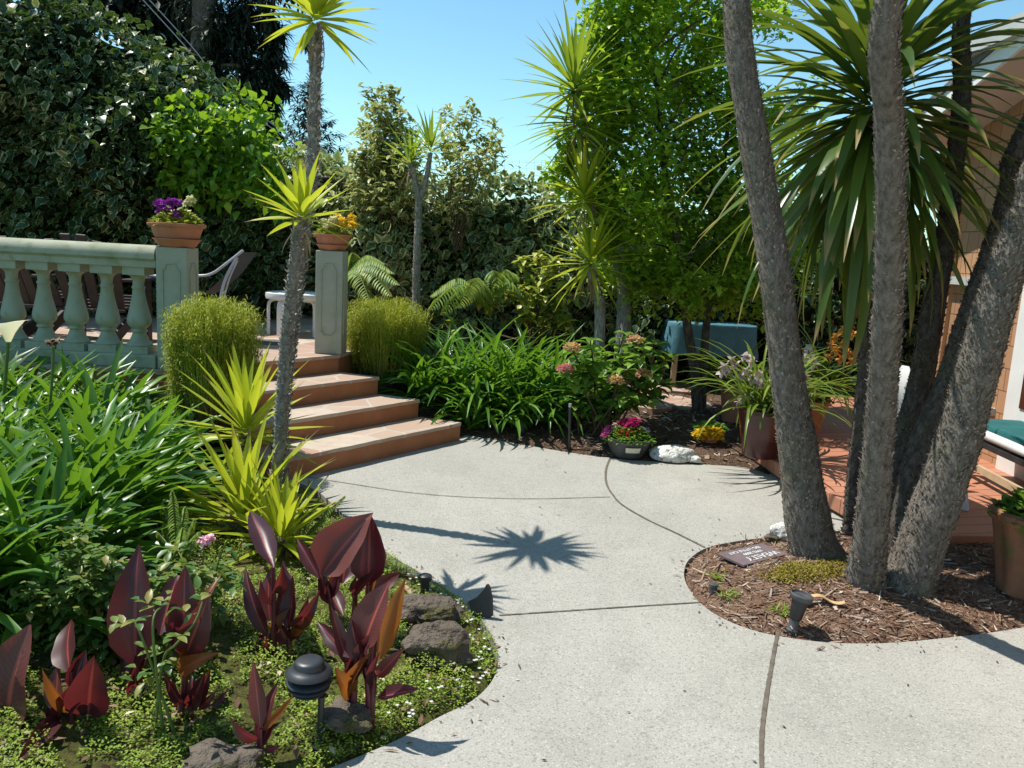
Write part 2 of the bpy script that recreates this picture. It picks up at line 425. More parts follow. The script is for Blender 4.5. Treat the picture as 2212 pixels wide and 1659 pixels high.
MAT_PAINT = mat('painted_cement', (.37, .375, .295), (.29, .305, .225), .75, 5, 45, .3, .006, c3=(.30, .31, .22), ns3=9)
MAT_RAIL = mat('weathered_cement', (.38, .385, .29), (.27, .285, .19), .8, 6, 60, .3, .006, c3=(.25, .27, .16), ns3=12)
MAT_TERRA = mat('terracotta', (.48, .20, .115), (.38, .15, .085), .75, 9, 60, .2, .004)
MAT_OLDTERRA = mat('mossy_terracotta', (.30, .13, .07), (.19, .085, .045), .9, 6, 50, .4, .01, c3=(.10, .11, .025), ns3=5)
MAT_WHITE = mat('white_paint', (.78, .77, .74), (.70, .69, .66), .5, 4, 60, .05)
MAT_PLASTIC = mat('white_plastic', (.72, .73, .72), (.66, .67, .66), .35, 4, 60, .03, spec=.5)
MAT_BLACK = mat('black_plastic', (.022, .024, .026), (.035, .037, .04), .42, 14, 120, .12, .002, spec=.5)
MAT_BLACKW = mat('worn_black_plastic', (.05, .052, .055), (.09, .092, .095), .5, 25, 120, .2, .002, spec=.5)
MAT_DARKWOOD = mat('dark_stained_wood', (.05, .038, .036), (.032, .024, .022), .55, 12, 80, .2, .004)
MAT_METAL = mat('grey_metal', (.42, .43, .46), (.32, .33, .36), .35, 8, 60, .05, spec=.6)
MAT_SLING = mat('dark_sling_fabric', (.04, .045, .055), (.06, .065, .075), .7, 20, 120, .2)
MAT_ROCK = mat('mossy_rock', (.16, .13, .10), (.08, .065, .05), .95, 9, 34, 1.0, .04, c3=(.10, .095, .025), ns3=8)
MAT_WROCK = mat('white_rock', (.72, .71, .66), (.55, .54, .49), .85, 9, 30, 1.0, .03, c3=(.22, .21, .19), ns3=24)
MAT_SLATE = mat('dark_slate', (.075, .075, .075), (.05, .05, .052), .75, 8, 70, .4, .004)
MAT_TEAL = mat('teal_cloth', (.09, .23, .28), (.065, .17, .22), .8, 5, 30, .3, .01)
MAT_CUSH = mat('teal_cushion', (.015, .12, .12), (.012, .085, .09), .8, 6, 40, .3)
MAT_PINKBEIGE = mat('beige_soffit', (.62, .47, .40), (.57, .43, .36), .7, 4, 40, .05)
MAT_CORNER = mat('tan_trim', (.47, .26, .135), (.43, .235, .12), .7, 4, 40, .1)
MAT_ROOF = mat('grey_shingle_roof', (.16, .155, .15), (.11, .105, .1), .9, 20, 60, .4)
MAT_TRIMGREY = mat('pale_grey_trim', (.48, .50, .48), (.42, .44, .42), .6, 4, 40, .05)
MAT_FENCE = mat('old_fence_wood', (.13, .085, .05), (.08, .05, .03), .9, 8, 50, .4)
MAT_PALEWOOD = mat('pale_wood', (.5, .38, .24), (.42, .3, .18), .7, 10, 60, .2)
MAT_LABEL = mat('paper_label', (.62, .58, .34), (.7, .7, .62), .6, 40, 60, .0)
MAT_PLAQUE = mat('purple_slate', (.17, .125, .13), (.12, .09, .095), .8, 14, 80, .4, .004)
MAT_LETTER = mat('white_lettering', (.62, .62, .6), (.5, .5, .48), .6, 20, 60, .0)
MAT_DRAIN = mat('iron_cover', (.10, .09, .08), (.15, .13, .11), .7, 30, 90, .4)
MAT_GLAZE = mat('dark_red_glaze', (.085, .02, .018), (.05, .012, .012), .25, 6, 60, .05, spec=.6)
MAT_FROND = mat('dry_sheath', (.62, .42, .22), (.4, .24, .12), .8, 12, 60, .3)
MAT_MOSSY = mat('orange_moss', (.20, .15, .015), (.13, .12, .02), .95, 12, 80, .9, .01)
def glass_mat():
    m, t, b, o = nodes('door_glass')
    b.inputs['Base Color'].default_value = (.09, .03, .018, 1); b.inputs['Roughness'].default_value = .06  # red-brown base colour stands in for the pane's reflection
    b.inputs['Specular IOR Level'].default_value = .6
    return m
MAT_GLASS = glass_mat()
MAT_BARK = bark_mat('cabbage_bark', (.22, .19, .158), (.085, .068, .052), (.34, .30, .255), 42)
MAT_BARKD = bark_mat('dark_bark', (.10, .083, .068), (.04, .032, .026), (.19, .165, .14), 26)  # also the shaded copy of cabbage bark, for the rear palms
MAT_YTRUNK = bark_mat('yucca_bark', (.29, .265, .23), (.14, .12, .1), (.46, .43, .385), 40)
MAT_TWIG = mat('brown_twig', (.12, .08, .05), (.08, .05, .03), .85, 12, 60, .4)
MAT_GSTEM = mat('green_stem', (.12, .18, .04), (.09, .13, .03), .6, 12, 60, .2)

L_YUC = leaf('yucca_leaf', [(0, (.30, .40, .03)), (.5, (.42, .48, .035)), (1, (.52, .54, .05))], (.62, .66, .03), .46, .4, tip=(.16, .07, .035))
L_YUCB = leaf('green_yucca_leaf', [(0, (.13, .24, .03)), (.5, (.22, .33, .035)), (1, (.34, .42, .05))], (.45, .55, .03), .42, .4, tip=(.24, .15, .07))
L_CORD = leaf('cabbage_leaf', [(0, (.034, .078, .016)), (.5, (.062, .122, .022)), (1, (.17, .23, .04))], (.32, .42, .03), .34, .34, tip=(.3, .22, .08))
L_AGA = leaf('agapanthus_leaf', [(0, (.035, .105, .011)), (.5, (.07, .185, .017)), (1, (.15, .30, .035))], (.26, .48, .02), .38, .34, spec=.45)
L_IVY = leaf('variegated_ivy_leaf', [(0, (.012, .04, .010)), (.5, (.024, .066, .015)), (1, (.05, .11, .022))], (.12, .22, .02), .2, .34, edge=(.34, .37, .17), ew=.39)
L_IVYL = leaf('sunlit_ivy_leaf', [(0, (.05, .11, .022)), (.5, (.15, .22, .06)), (1, (.42, .46, .2))], (.34, .42, .08), .28, .36, edge=(.62, .63, .36), ew=.26)  # variegated ivy with sun highlights put into its paler colour
L_GREEN = leaf('bright_vine_leaf', [(0, (.05, .15, .014)), (.5, (.15, .31, .024)), (1, (.31, .46, .045))], (.4, .6, .02), .44, .34)
L_SHRUB = leaf('shrub_leaf', [(0, (.09, .21, .02)), (.5, (.20, .37, .03)), (1, (.36, .50, .055))], (.58, .76, .03), .54, .32)
L_VARSH = leaf('cream_edged_leaf', [(0, (.10, .17, .04)), (.6, (.22, .27, .06)), (1, (.42, .42, .13))], (.45, .5, .12), .35, .4, edge=(.62, .6, .28), ew=.25)
L_AUC = leaf('spotted_laurel_leaf', [(0, (.12, .22, .03)), (.5, (.36, .42, .06)), (1, (.6, .58, .14))], (.5, .55, .06), .3, .35)
L_HYD = leaf('hydrangea_leaf', [(0, (.06, .16, .02)), (.5, (.12, .25, .03)), (1, (.22, .36, .05))], (.32, .5, .03), .36, .42, rib=(.24, .34, .1))
L_BROOM = leaf('golden_twig', [(0, (.20, .26, .02)), (.5, (.33, .38, .03)), (1, (.46, .48, .05))], (.5, .52, .03), .35, .6, base=(.10, .05, .03), bw=(.3, .72))
L_FERN = leaf('fern_leaf', [(0, (.10, .2, .03)), (.5, (.2, .32, .05)), (1, (.36, .4, .07))], (.4, .5, .04), .38, .5)
L_COVER = leaf('groundcover_leaf', [(0, (.12, .22, .02)), (.5, (.22, .33, .03)), (1, (.34, .42, .05))], (.4, .5, .03), .35, .55)
L_MOSS = leaf('moss_tuft', [(0, (.14, .10, .012)), (.6, (.24, .19, .02)), (1, (.34, .30, .04))], (.3, .26, .02), .2, .8)
L_ROSE = leaf('rose_leaf', [(0, (.05, .12, .03)), (.6, (.12, .22, .04)), (1, (.30, .26, .06))], (.32, .42, .05), .35, .4)
L_CANNA = leaf('canna_leaf', [(0, (.028, .010, .016)), (.5, (.055, .018, .025)), (1, (.11, .038, .032))], (.40, .035, .035), .32, .38, rib=(.34, .06, .05), veins=(.10, .03, .03), spec=.5)
L_CANNAO = leaf('backlit_canna_leaf', [(0, (.16, .05, .015)), (1, (.3, .13, .03))], (.7, .22, .02), .5, .4, rib=(.4, .08, .04), veins=(.1, .025, .02))  # orange tone paints sunlight shining through the leaf
L_PINE = leaf('dark_needle', [(0, (.008, .018, .010)), (.6, (.014, .03, .016)), (1, (.035, .06, .03))], (.03, .06, .02), .12, .6)
L_FIR = leaf('blue_fir_needle', [(0, (.03, .065, .055)), (1, (.07, .12, .10))], (.06, .1, .08), .15, .7)
L_ORCH = leaf('orchid_leaf', [(0, (.06, .12, .02)), (.5, (.12, .2, .025)), (1, (.25, .32, .04))], (.32, .42, .03), .35, .4)
L_CHIP = leaf('bark_chip', [(0, (.08, .04, .025)), (.35, (.18, .1, .065)), (.7, (.27, .18, .12)), (.9, (.34, .28, .23)), (1, (.55, .45, .33))], (.1, .05, .03), .0, .9, spec=.1)
L_LITTER = leaf('leaf_litter', [(0, (.06, .035, .025)), (.5, (.16, .1, .065)), (.85, (.36, .27, .18)), (1, (.6, .52, .4))], (.1, .05, .03), .0, .9, spec=.1)
L_FLAKE = leaf('bark_flake', [(0, (.12, .10, .08)), (.5, (.21, .18, .15)), (1, (.34, .30, .26))], (.1, .05, .03), .0, .9, spec=.1)
L_FLAKED = leaf('shaded_bark_flake', [(0, (.05, .042, .035)), (.5, (.09, .075, .062)), (1, (.17, .15, .125))], (.1, .05, .03), .0, .9, spec=.1)  # flakes darkened in colour for the shaded palm trunks
L_YFLAKE = leaf('pale_flake', [(0, (.2, .17, .14)), (1, (.5, .47, .42))], (.1, .05, .03), .0, .9, spec=.1)
def petal(name, c, c2=None, tr=None):
    return leaf(name, [(0, c), (1, c2 or c)], tr or c, .35, .5)
F_PURPLE = petal('purple_petal', (.22, .01, .28), (.42, .06, .45)); F_YEL = petal('yellow_petal', (.75, .50, .01), (.85, .62, .03))
F_CREAM = petal('cream_petal', (.72, .68, .36), (.8, .76, .5)); F_MAG = petal('magenta_petal', (.42, .01, .12), (.6, .02, .2))
F_RED = petal('red_petal', (.55, .02, .02), (.6, .05, .02)); F_HOT = petal('pink_petal', (.6, .06, .32), (.65, .12, .42))
F_WHITE = petal('white_petal', (.8, .8, .8)); F_LILAC = petal('lilac_petal', (.42, .36, .62), (.6, .55, .75))
F_HYD = petal('hydrangea_petal', (.62, .5, .16), (.7, .3, .3)); F_HYDP = petal('rosy_hydrangea_petal', (.6, .16, .2), (.7, .36, .34))
F_ORP = petal('pale_orchid_petal', (.74, .62, .62), (.62, .42, .46)); F_ORO = petal('orange_orchid_petal', (.5, .19, .025), (.62, .3, .05))
F_ROSE = petal('rose_petal', (.8, .42, .52), (.85, .6, .65)); F_CALLA = petal('calla_petal', (.82, .76, .5), (.84, .8, .62)); F_ORB = petal('orange_petal', (.8, .2, .01))

# ================================================================== SETTING: ground, paving, terrace, deck
def smooth(x): x = np.clip(x, 0, 1); return x*x*(3-2*x)
EDGE_L = [G(*q)[:2] for q in ((648, 1044), (690, 1064), (760, 1128), (830, 1190), (900, 1232), (960, 1270), (1020, 1318), (1058, 1365), (1076, 1415), (1066, 1465), (1022, 1512), (950, 1548), (870, 1592), (790, 1628), (700, 1664))]
EDGE_B = [G(*q)[:2] for q in ((1660, 1025), (1610, 1010), (1500, 1002), (1400, 996), (1310, 988), (1240, 979), (1150, 964), (1060, 948), (1005, 940))]
EDGE_I = [G(*q)[:2] for q in ((2212, 1355), (2130, 1368), (2050, 1377), (1950, 1387), (1850, 1390), (1750, 1384), (1640, 1365), (1560, 1335), (1510, 1300), (1483, 1262), (1478, 1232), (1490, 1207), (1525, 1184), (1580, 1171), (1640, 1163), (1700, 1160))]
def dense(pts, k=6): return [tuple(p) for p in spline([(a[0], a[1], 0) for a in pts], len(pts)*k)[:, :2]]
PATH = ([(-.43, 7.06), (-.62, 6.95), (-1.62, 5.62)] + dense(EDGE_L) + [(-.8, 1.95), (-1.6, 1.55), (-3, 1.2), (-7, .9), (-7, -6), (9, -6), (9, 4.1), (5, 3.95), (3.3, 3.82)]
        + dense(EDGE_I) + [(1.95, 4.98), (2.3, 5.1), (2.6, 5.6), (2.6, 6.9)] + dense(EDGE_B))
PATHA = np.array(PATH)
MB().prism(PATH, -.12, 0).build('concrete_path', MAT_CONC, loc=(0, 0, 0))['kind'] = 'structure'
def strip(pts, w, z, name):
    p = spline(pts, 60); d = np.gradient(p, axis=0); n = np.stack([-d[:, 1], d[:, 0]], -1); n /= np.linalg.norm(n, axis=1)[:, None]
    ww = w/2*(1+.10*rng.normal(size=60))
    v = [(*(p[i, :2]+n[i]*s*ww[i]), z) for i in range(60) for s in (-1, 1)]
    m = MB(); m.add(v, [(2*i, 2*i+2, 2*i+3, 2*i+1) for i in range(59)]); m.v = [tuple(map(float, q)) for q in m.v]
    return m.build(name, MAT_JOINT, loc=(0, 0, 0))
for pts, w in ((((1318, 990), (1309, 1015), (1310, 1045), (1324, 1070), (1345, 1092), (1400, 1124), (1460, 1152), (1522, 1183)), .016),
               (((660, 1030), (760, 1046), (880, 1064), (1000, 1074), (1150, 1078), (1318, 1074)), .008),
               (((1078, 1330), (1200, 1322), (1350, 1312), (1512, 1302)), .009),
               (((1680, 1366), (1668, 1430), (1656, 1500), (1646, 1580), (1645, 1659), (1650, 1800)), .017)):
    strip([G(*q) for q in pts], w, .004, 'paving_joint')['kind'] = 'structure'
STEPS_OUT = np.array([(-.43, 6.97), (-1.59, 7.36), (-1.5, 9), (-6, 9), (-2.74, 5.79), (-1.58, 5.4)])
def ground_h(x, y):
    x = np.asarray(x, float); y = np.asarray(y, float); sh = x.shape
    d = -pdist(np.stack([x.ravel(), y.ravel()], -1), PATHA).reshape(sh)
    h = np.where(d > 0, -.02+.035*smooth(d/.12), -.09)
    ds = pdist(np.stack([x.ravel(), y.ravel()], -1), STEPS_OUT).reshape(sh); d = np.where(ds > -.03, -1, np.minimum(d, -ds-.03))
    h = np.where(ds > -.03, -.09, h)
    left = x < .6; isl = (x > .7) & (y < 5.3); back = (y > 6.3) & (x > -1.6)
    h = h+np.where(left & ~back, .14*smooth((d-.05)/1.3)+.02*vnoise(x, y, 2.2, 1), 0)*(d > 0)
    h = h+np.where(isl, .07*smooth(d/.7)+.008*vnoise(x, y, 7, 3), 0)*(d > 0)
    h = h+np.where(back, .05*smooth(d/.5)+.28*smooth((-x-.35)/.9)*smooth(d/.4)+.02*vnoise(x, y, 4, 5), 0)*(d > 0)
    return h
def terrain(name, m, x0, x1, y0, y1, res):
    nx, ny = int((x1-x0)/res)+1, int((y1-y0)/res)+1
    X, Y = np.meshgrid(np.linspace(x0, x1, nx), np.linspace(y0, y1, ny))
    Z = ground_h(X, Y)
    V = np.stack([X, Y, Z], -1).reshape(-1, 3)
    i = (np.arange(ny-1)[:, None]*nx+np.arange(nx-1)[None]).ravel()
    o = link(name, npmesh(name, V, np.stack([i, i+1, i+nx+1, i+nx], -1)), m, None, (0, 0, 0)); o['kind'] = 'structure'
    return o
terrain('planting_bed', MAT_MOSS, -6, .55, .7, 6.3, .05)
terrain('mulch_island', MAT_MULCH, .75, 5.5, 3.25, 5.35, .03)
terrain('border_soil', MAT_SOIL, -1.6, 7, 6.4, 14, .06)
g = MB().add([(-300, -60, -.13), (300, -60, -.13), (300, 500, -.13), (-300, 500, -.13)], [(0, 1, 2, 3)]).build('ground', MAT_GROUND, loc=(0, 0, -.13)); g['kind'] = 'structure'

# steps
e_ = np.array([-.59, -.807]); dstep = np.array([-.385, .13]); R1 = np.array([-.43, 6.97])
st = thing('garden_steps', 'terracotta painted garden steps with flagstone treads leading up to the terrace', 'steps', (R1[0], R1[1], 0))
def edge_line(a, b, n, amp):
    return [tuple(a+(b-a)*t+np.array([.807, -.59])*amp*(rng.random()-.3)) for t in np.linspace(0, 1, n)]
for k in range(3):
    a = R1+dstep*k; L = 1.95-.1*k; b = a+e_*L; d2 = dstep*1.0
    z = .16*(k+1)
    MB().prism([tuple(a), tuple(b), tuple(b+d2), tuple(a+d2)], -.02, z-.03).build('riser', MAT_RISER, st)
    t_ = edge_line(a+np.array([.012, -.01]), b, 24, .012)+[tuple(b+d2*.985), tuple(a+d2*.985+np.array([.012, .008]))]
    MB().prism(t_, z-.029, z).build('tread', MAT_FLAG, st, bevel=.004)
R4 = R1+dstep*3; L4 = R4+e_*1.45
TERR = [tuple(R4), tuple(L4), (-2.62, 6.0), (-9, 5.7), (-9, 12.5), (-1.1, 12.5), (-1.3, 9.5)]
o = MB().prism(TERR, -.05, .61).build('terrace_wall', MAT_RISER, loc=(0, 0, 0)); o['kind'] = 'structure'
T2 = edge_line(R4+np.array([.015, -.01]), L4, 26, .014)+[(-2.62, 5.985), (-9, 5.69), (-9, 12.5), (-1.1, 12.5), (-1.29, 9.5)]
o = MB().prism(T2, .611, .64).build('terrace', MAT_FLAG, loc=(0, 0, 0)); o['kind'] = 'structure'

# deck
DECK = [(2.05, 7.02), (2.11, 6.11), (2.27, 5.2), (2.58, 4.67), (2.9, 4.71), (8, 5.3), (8, 9.7), (2.75, 9.7)]
o = MB().prism(DECK, .025, .13).build('deck', MAT_DECK, loc=(0, 0, 0), bevel=.006); o['kind'] = 'structure'
o = MB().prism([(p[0]*.985+.06, p[1]*.985+.1) for p in DECK], -.1, .02).build('deck_base', MAT_FENCE, loc=(0, 0, 0)); o['kind'] = 'structure'

# ================================================================== BALUSTRADE, PILLARS, FLOWER POTS
yb = 6.17
bal = thing('balustrade', 'cement balustrade with turned balusters at the left terrace edge', 'balustrade', (-3.9, yb, .64))
zt = float(P(330, 531, 6.05)[2])
xr = float(P(335, 600, 6.05)[0]); xl = -7.5
prof = [(.10, 0), (-.05, 0)] + [(-.05-.075*math.sin(a), -.075*(1-math.cos(a))) for a in np.linspace(.2, math.pi/2, 7)] + [(-.125, -.095), (-.10, -.115), (-.10, -.16), (.10, -.16), (.10, -.115), (.125, -.095), (.125, -.03)]
def extrude(prof, x0, x1, y, z, slope=0):
    n = len(prof); v = [(x, y+p[0], z+p[1]+slope*(x-x1)) for x in (x0, x1) for p in prof]
    return MB().add(v, [(i, (i+1) % n, n+(i+1) % n, n+i) for i in range(n)]+[tuple(range(n))[::-1], tuple(range(n, 2*n))])
extrude(prof, xl, xr-.004, yb, zt).build('rail', MAT_RAIL, bal, smooth=True)
MB().box(((xl+xr)/2-.003, yb, .69), (xr-xl-.006, .25, .1)).build('plinth', MAT_RAIL, bal, bevel=.01)
bz0, bz1 = .741, zt-.161; hh = bz1-bz0
def bp(r, yz): return (r*.000684, hh*(1190-yz)/900.)
prof_b = [bp(135, 1112), bp(138, 1104), bp(112, 1075), bp(84, 1020), bp(72, 990), bp(70, 978), bp(84, 970), bp(88, 958), bp(80, 945), bp(72, 938), bp(84, 925), bp(106, 905), bp(121, 880), bp(126, 855), bp(122, 820), bp(110, 770), bp(92, 700), bp(76, 630), bp(66, 570), bp(61, 530), bp(66, 520), bp(72, 508), bp(70, 498), bp(60, 490), bp(58, 470), bp(62, 430), bp(70, 405), bp(92, 385), bp(118, 376)]
first = None
x0 = float(P(301, 700, yb)[0])
for i in range(14):
    x = x0-i*.2385
    if first is None:
        m = MB().lathe((x, yb, bz0), prof_b, 28).box((x, yb, bz0+hh*.043), (.206, .2, hh*.085)).box((x, yb, bz1-hh*.047), (.165, .165, hh*.094))
        first = m.build('baluster', MAT_RAIL, bal, smooth=True); fx = x
    else:
        c = first.copy(); COL.objects.link(c); c.parent = bal; c.location.x += x-fx
def pillar(pxl, pxr, pyt, Y, label):
    a, b = P(pxl, pyt, Y), P(pxr, pyt, Y); w = b[0]-a[0]; x = (a[0]+b[0])/2; top = a[2]
    t = thing('pillar', label, 'pillar', (x, Y+w/2, .64), 'pillars flanking the steps')
    MB().box((x, Y+w/2, (.64+top)/2), (w, w, top-.642)).build('shaft', MAT_PAINT, t, bevel=.008)
    m = MB()
    # raised moulding frame on the front and right faces
    fw = w*.27; z0, z1 = .64+.17, top-.12
    for q in (0, 1):
        def pt(u, z): return (x+u, Y-.003, z) if q == 0 else (x+w/2+.003, Y+w/2+u, z)
        path = [pt(-fw, z0+.03), pt(-fw*.7, z0+.03), pt(-fw*.6, z0), pt(fw*.6, z0), pt(fw*.7, z0+.03), pt(fw, z0+.03), pt(fw, z1-.05), pt(fw*.75, z1-.04), pt(fw*.55, z1), pt(-fw*.55, z1), pt(-fw*.75, z1-.04), pt(-fw, z1-.05), pt(-fw, z0+.03)]
        m.tube(path, .006, 6)
    m.build('moulding', MAT_PAINT, t, smooth=True)
    return x, Y+w/2, top
pl = pillar(335, 403, 532, 6.05, 'greenish cement pillar at the end of the balustrade under purple flowers')
pr = pillar(682, 741, 540, 7.34, 'slim beige cement pillar at the top of the steps under yellow flowers')
def flower_pot(x, y, z, label, r=.19, fz=.7):
    t = thing('flower_pot', label, 'flower pot', (x, y, z), 'terracotta pots on the pillars')
    k = r/.19
    MB().lathe((x, y, z+.001), [(.115*k, 0), (.128*k, .008), (.158*k, .07*k*fz), (.166*k, .076*k*fz), (.166*k, .084*k*fz), (.14*k, .086*k*fz), (.145*k, .087*k*fz)], 40).build('saucer', MAT_TERRA, t, smooth=True)
    MB().lathe((x, y, z+.0015), [(.144*k, .086*k*fz), (.150*k, .095*k*fz), (.172*k, .185*k*fz), (.176*k, .2*k*fz), (.192*k, .205*k*fz), (.2*k, .222*k*fz), (.198*k, .238*k*fz), (.18*k, .24*k*fz), (.172*k, .215*k*fz), (.02, .205*k*fz)], 72, .012, 18).build('bowl', MAT_TERRA, t, smooth=True)
    return t, z+.205*k*fz
def foliage_dome(c, r, h, n, size, prof='oval', elv=.5):
    a = rng.random(n)*6.283; q = np.sqrt(rng.random(n))
    b = np.array(c)[None]+np.stack([np.cos(a)*q*r, np.sin(a)*q*r, h*(1-q*q)*rng.uniform(.35, 1, n)], -1)
    return blades(b, a+rng.normal(0, .7, n), rng.normal(elv, .4, n), size*(.7+.6*rng.random(n)), size*.75, .6, prof, 3, .15)
t, z = flower_pot(*pl, 'terracotta pot with purple flowers on the left pillar', .195)
leafobj('leaves', foliage_dome((pl[0], pl[1], z), .16, .13, 300, .06), L_AUC, t)
for px, py, mm in ((345, 441, F_PURPLE), (372, 437, F_PURPLE), (350, 456, F_PURPLE), (384, 440, F_PURPLE), (381, 465, F_PURPLE), (362, 448, F_PURPLE), (405, 441, F_CREAM), (412, 432, F_CREAM)):
    leafobj('flower', blossom(P(px, py, pl[1]-.13+.08*rng.random()), .03 if mm is F_PURPLE else .02, 80, .024), mm, t)
t, z = flower_pot(*pr, 'terracotta pot with yellow and cream flowers on the right pillar', .165)
leafobj('leaves', foliage_dome((pr[0], pr[1], z), .14, .12, 240, .05), L_AUC, t)
for i in range(16):
    px = 695+rng.random()*70; py = 474+rng.random()*20
    leafobj('flower', blossom(P(px, py-3, pr[1]-.14+.14*rng.random()), .028, 60, .026), F_YEL if px > 728 else F_CREAM, t)

# ================================================================== TERRACE FURNITURE
tx, ty, tz = float(P(641, 640, 8.75)[0]), 8.75, 1.085
t = thing('round_table', 'small white round table with bent legs on the terrace', 'table', (tx, ty, .64))
MB().lathe((tx, ty, tz-.07), [(.30, 0), (.318, .004), (.325, .03), (.322, .066), (.31, .07)], 48).build('tabletop', MAT_WHITE, t, smooth=True)
for a in (-2.75, -1.9, -.55, .7):
    d = np.array([math.cos(a), math.sin(a), 0]); c = np.array([tx, ty, 0])
    pts = [c+d*.14+[0, 0, tz-.075], c+d*.25+[0, 0, tz-.08], c+d*.285+[0, 0, tz-.12], c+d*.29+[0, 0, tz-.2], c+d*.29+[0, 0, .642]]
    m = MB(); pts = spline(pts, 14)
    for i in range(13): m.bar(pts[i], pts[i+1]+(pts[i+1]-pts[i])*.05, .07, .028, up=tuple(d+np.array([0, 0, .01])))
    m.build('leg', MAT_WHITE, t)
# slatted dark chairs behind the balusters
def slat_chair(x, y, rz, label):
    t = thing('slatted_chair', label, 'chair', (x, y, .64), 'dark chairs behind the balustrade')
    m3 = Matrix.Rotation(rz, 3, 'Z')
    def w(u, v, z): q = m3 @ Vector((u, v, 0)); return (x+q.x, y+q.y, .64+z)
    for i in range(6):
        u = -.26+i*.104
        MB().bar(w(u, .16, .33), w(u*1.25, .44, .98-.05*abs(i-2.5)), .082, .02, up=(0, 1, 0)).build('back_slat', MAT_DARKWOOD, t, bevel=.004)
    for i in range(6):
        v = -.3+i*.09
        MB().bar(w(-.29, v, .40-.02*i), w(.29, v, .40-.02*i), .078, .02).build('seat_slat', MAT_DARKWOOD, t, bevel=.004)
    for sx in (-1, 1):
        MB().bar(w(sx*.36, -.38, .58), w(sx*.36, .3, .58), .11, .022).build('armrest', MAT_DARKWOOD, t, bevel=.004)
        MB().bar(w(sx*.33, -.3, .0), w(sx*.33, -.3, .568), .09, .025, up=(1, 0, 0)).build('leg', MAT_DARKWOOD, t)
        MB().bar(w(sx*.30, -.34, .36), w(sx*.30, .55, .02), .03, .1).build('leg', MAT_DARKWOOD, t)
    return t
slat_chair(float(P(35, 640, 7.3)[0]), 7.45, math.pi*.93, 'dark slatted wooden chair behind the first balusters at the picture edge')
slat_chair(float(P(205, 640, 7.3)[0]), 7.35, math.pi*1.02, 'dark slatted wooden chair behind the third baluster gap')
# sling chair
x, y = float(P(455, 600, 7.6)[0]), 7.6
t = thing('sling_chair', 'grey metal sling chair half hidden behind the left pillar', 'chair', (x, y, .64))
for dy in (0, .5):
    a = spline([P(300, 596, y+dy), P(415, 596, y+dy), P(455, 592, y+dy), P(488, 570, y+dy), P(525, 541, y+dy)], 24)
    MB().tube(a, .013, 10).build('side_rail', MAT_METAL, t, smooth=True)
    a = spline([P(512, 556, y+dy), P(490, 596, y+dy), P(478, 640, y+dy), P(470, 740, y+dy)], 16)
    MB().tube(a, .016, 10).build('leg', MAT_METAL, t, smooth=True)
    a = spline([P(505, 562, y+dy), P(487, 602, y+dy), P(474, 650, y+dy)], 10)
    a[:, 2] -= .0; a[:, 0] += .035
    MB().tube(a, .009, 8).build('brace', MAT_METAL, t, smooth=True)
p0, p1, p2, p3 = P(330, 622, y+.02), P(420, 640, y+.02), P(480, 600, y+.02), P(522, 545, y+.02)
a = spline([p0, p1, p2, p3], 14); m = MB()
m.add([tuple(q+np.array([0, dy, 0])) for q in a for dy in (0, .46)], [(2*i, 2*i+1, 2*i+3, 2*i+2) for i in range(13)])
m.build('sling_seat', MAT_SLING, t, smooth=True)
# iron cover
c = G(590, 740, .64); t = MB().lathe((c[0], c[1], .6405), [(.21, 0), (.21, .006), (.17, .009), (.165, .005), (.0, .007)], 40).build('drain_cover', MAT_DRAIN, smooth=True)
tag(t, 'round iron drain cover set in the terrace floor', 'drain cover')

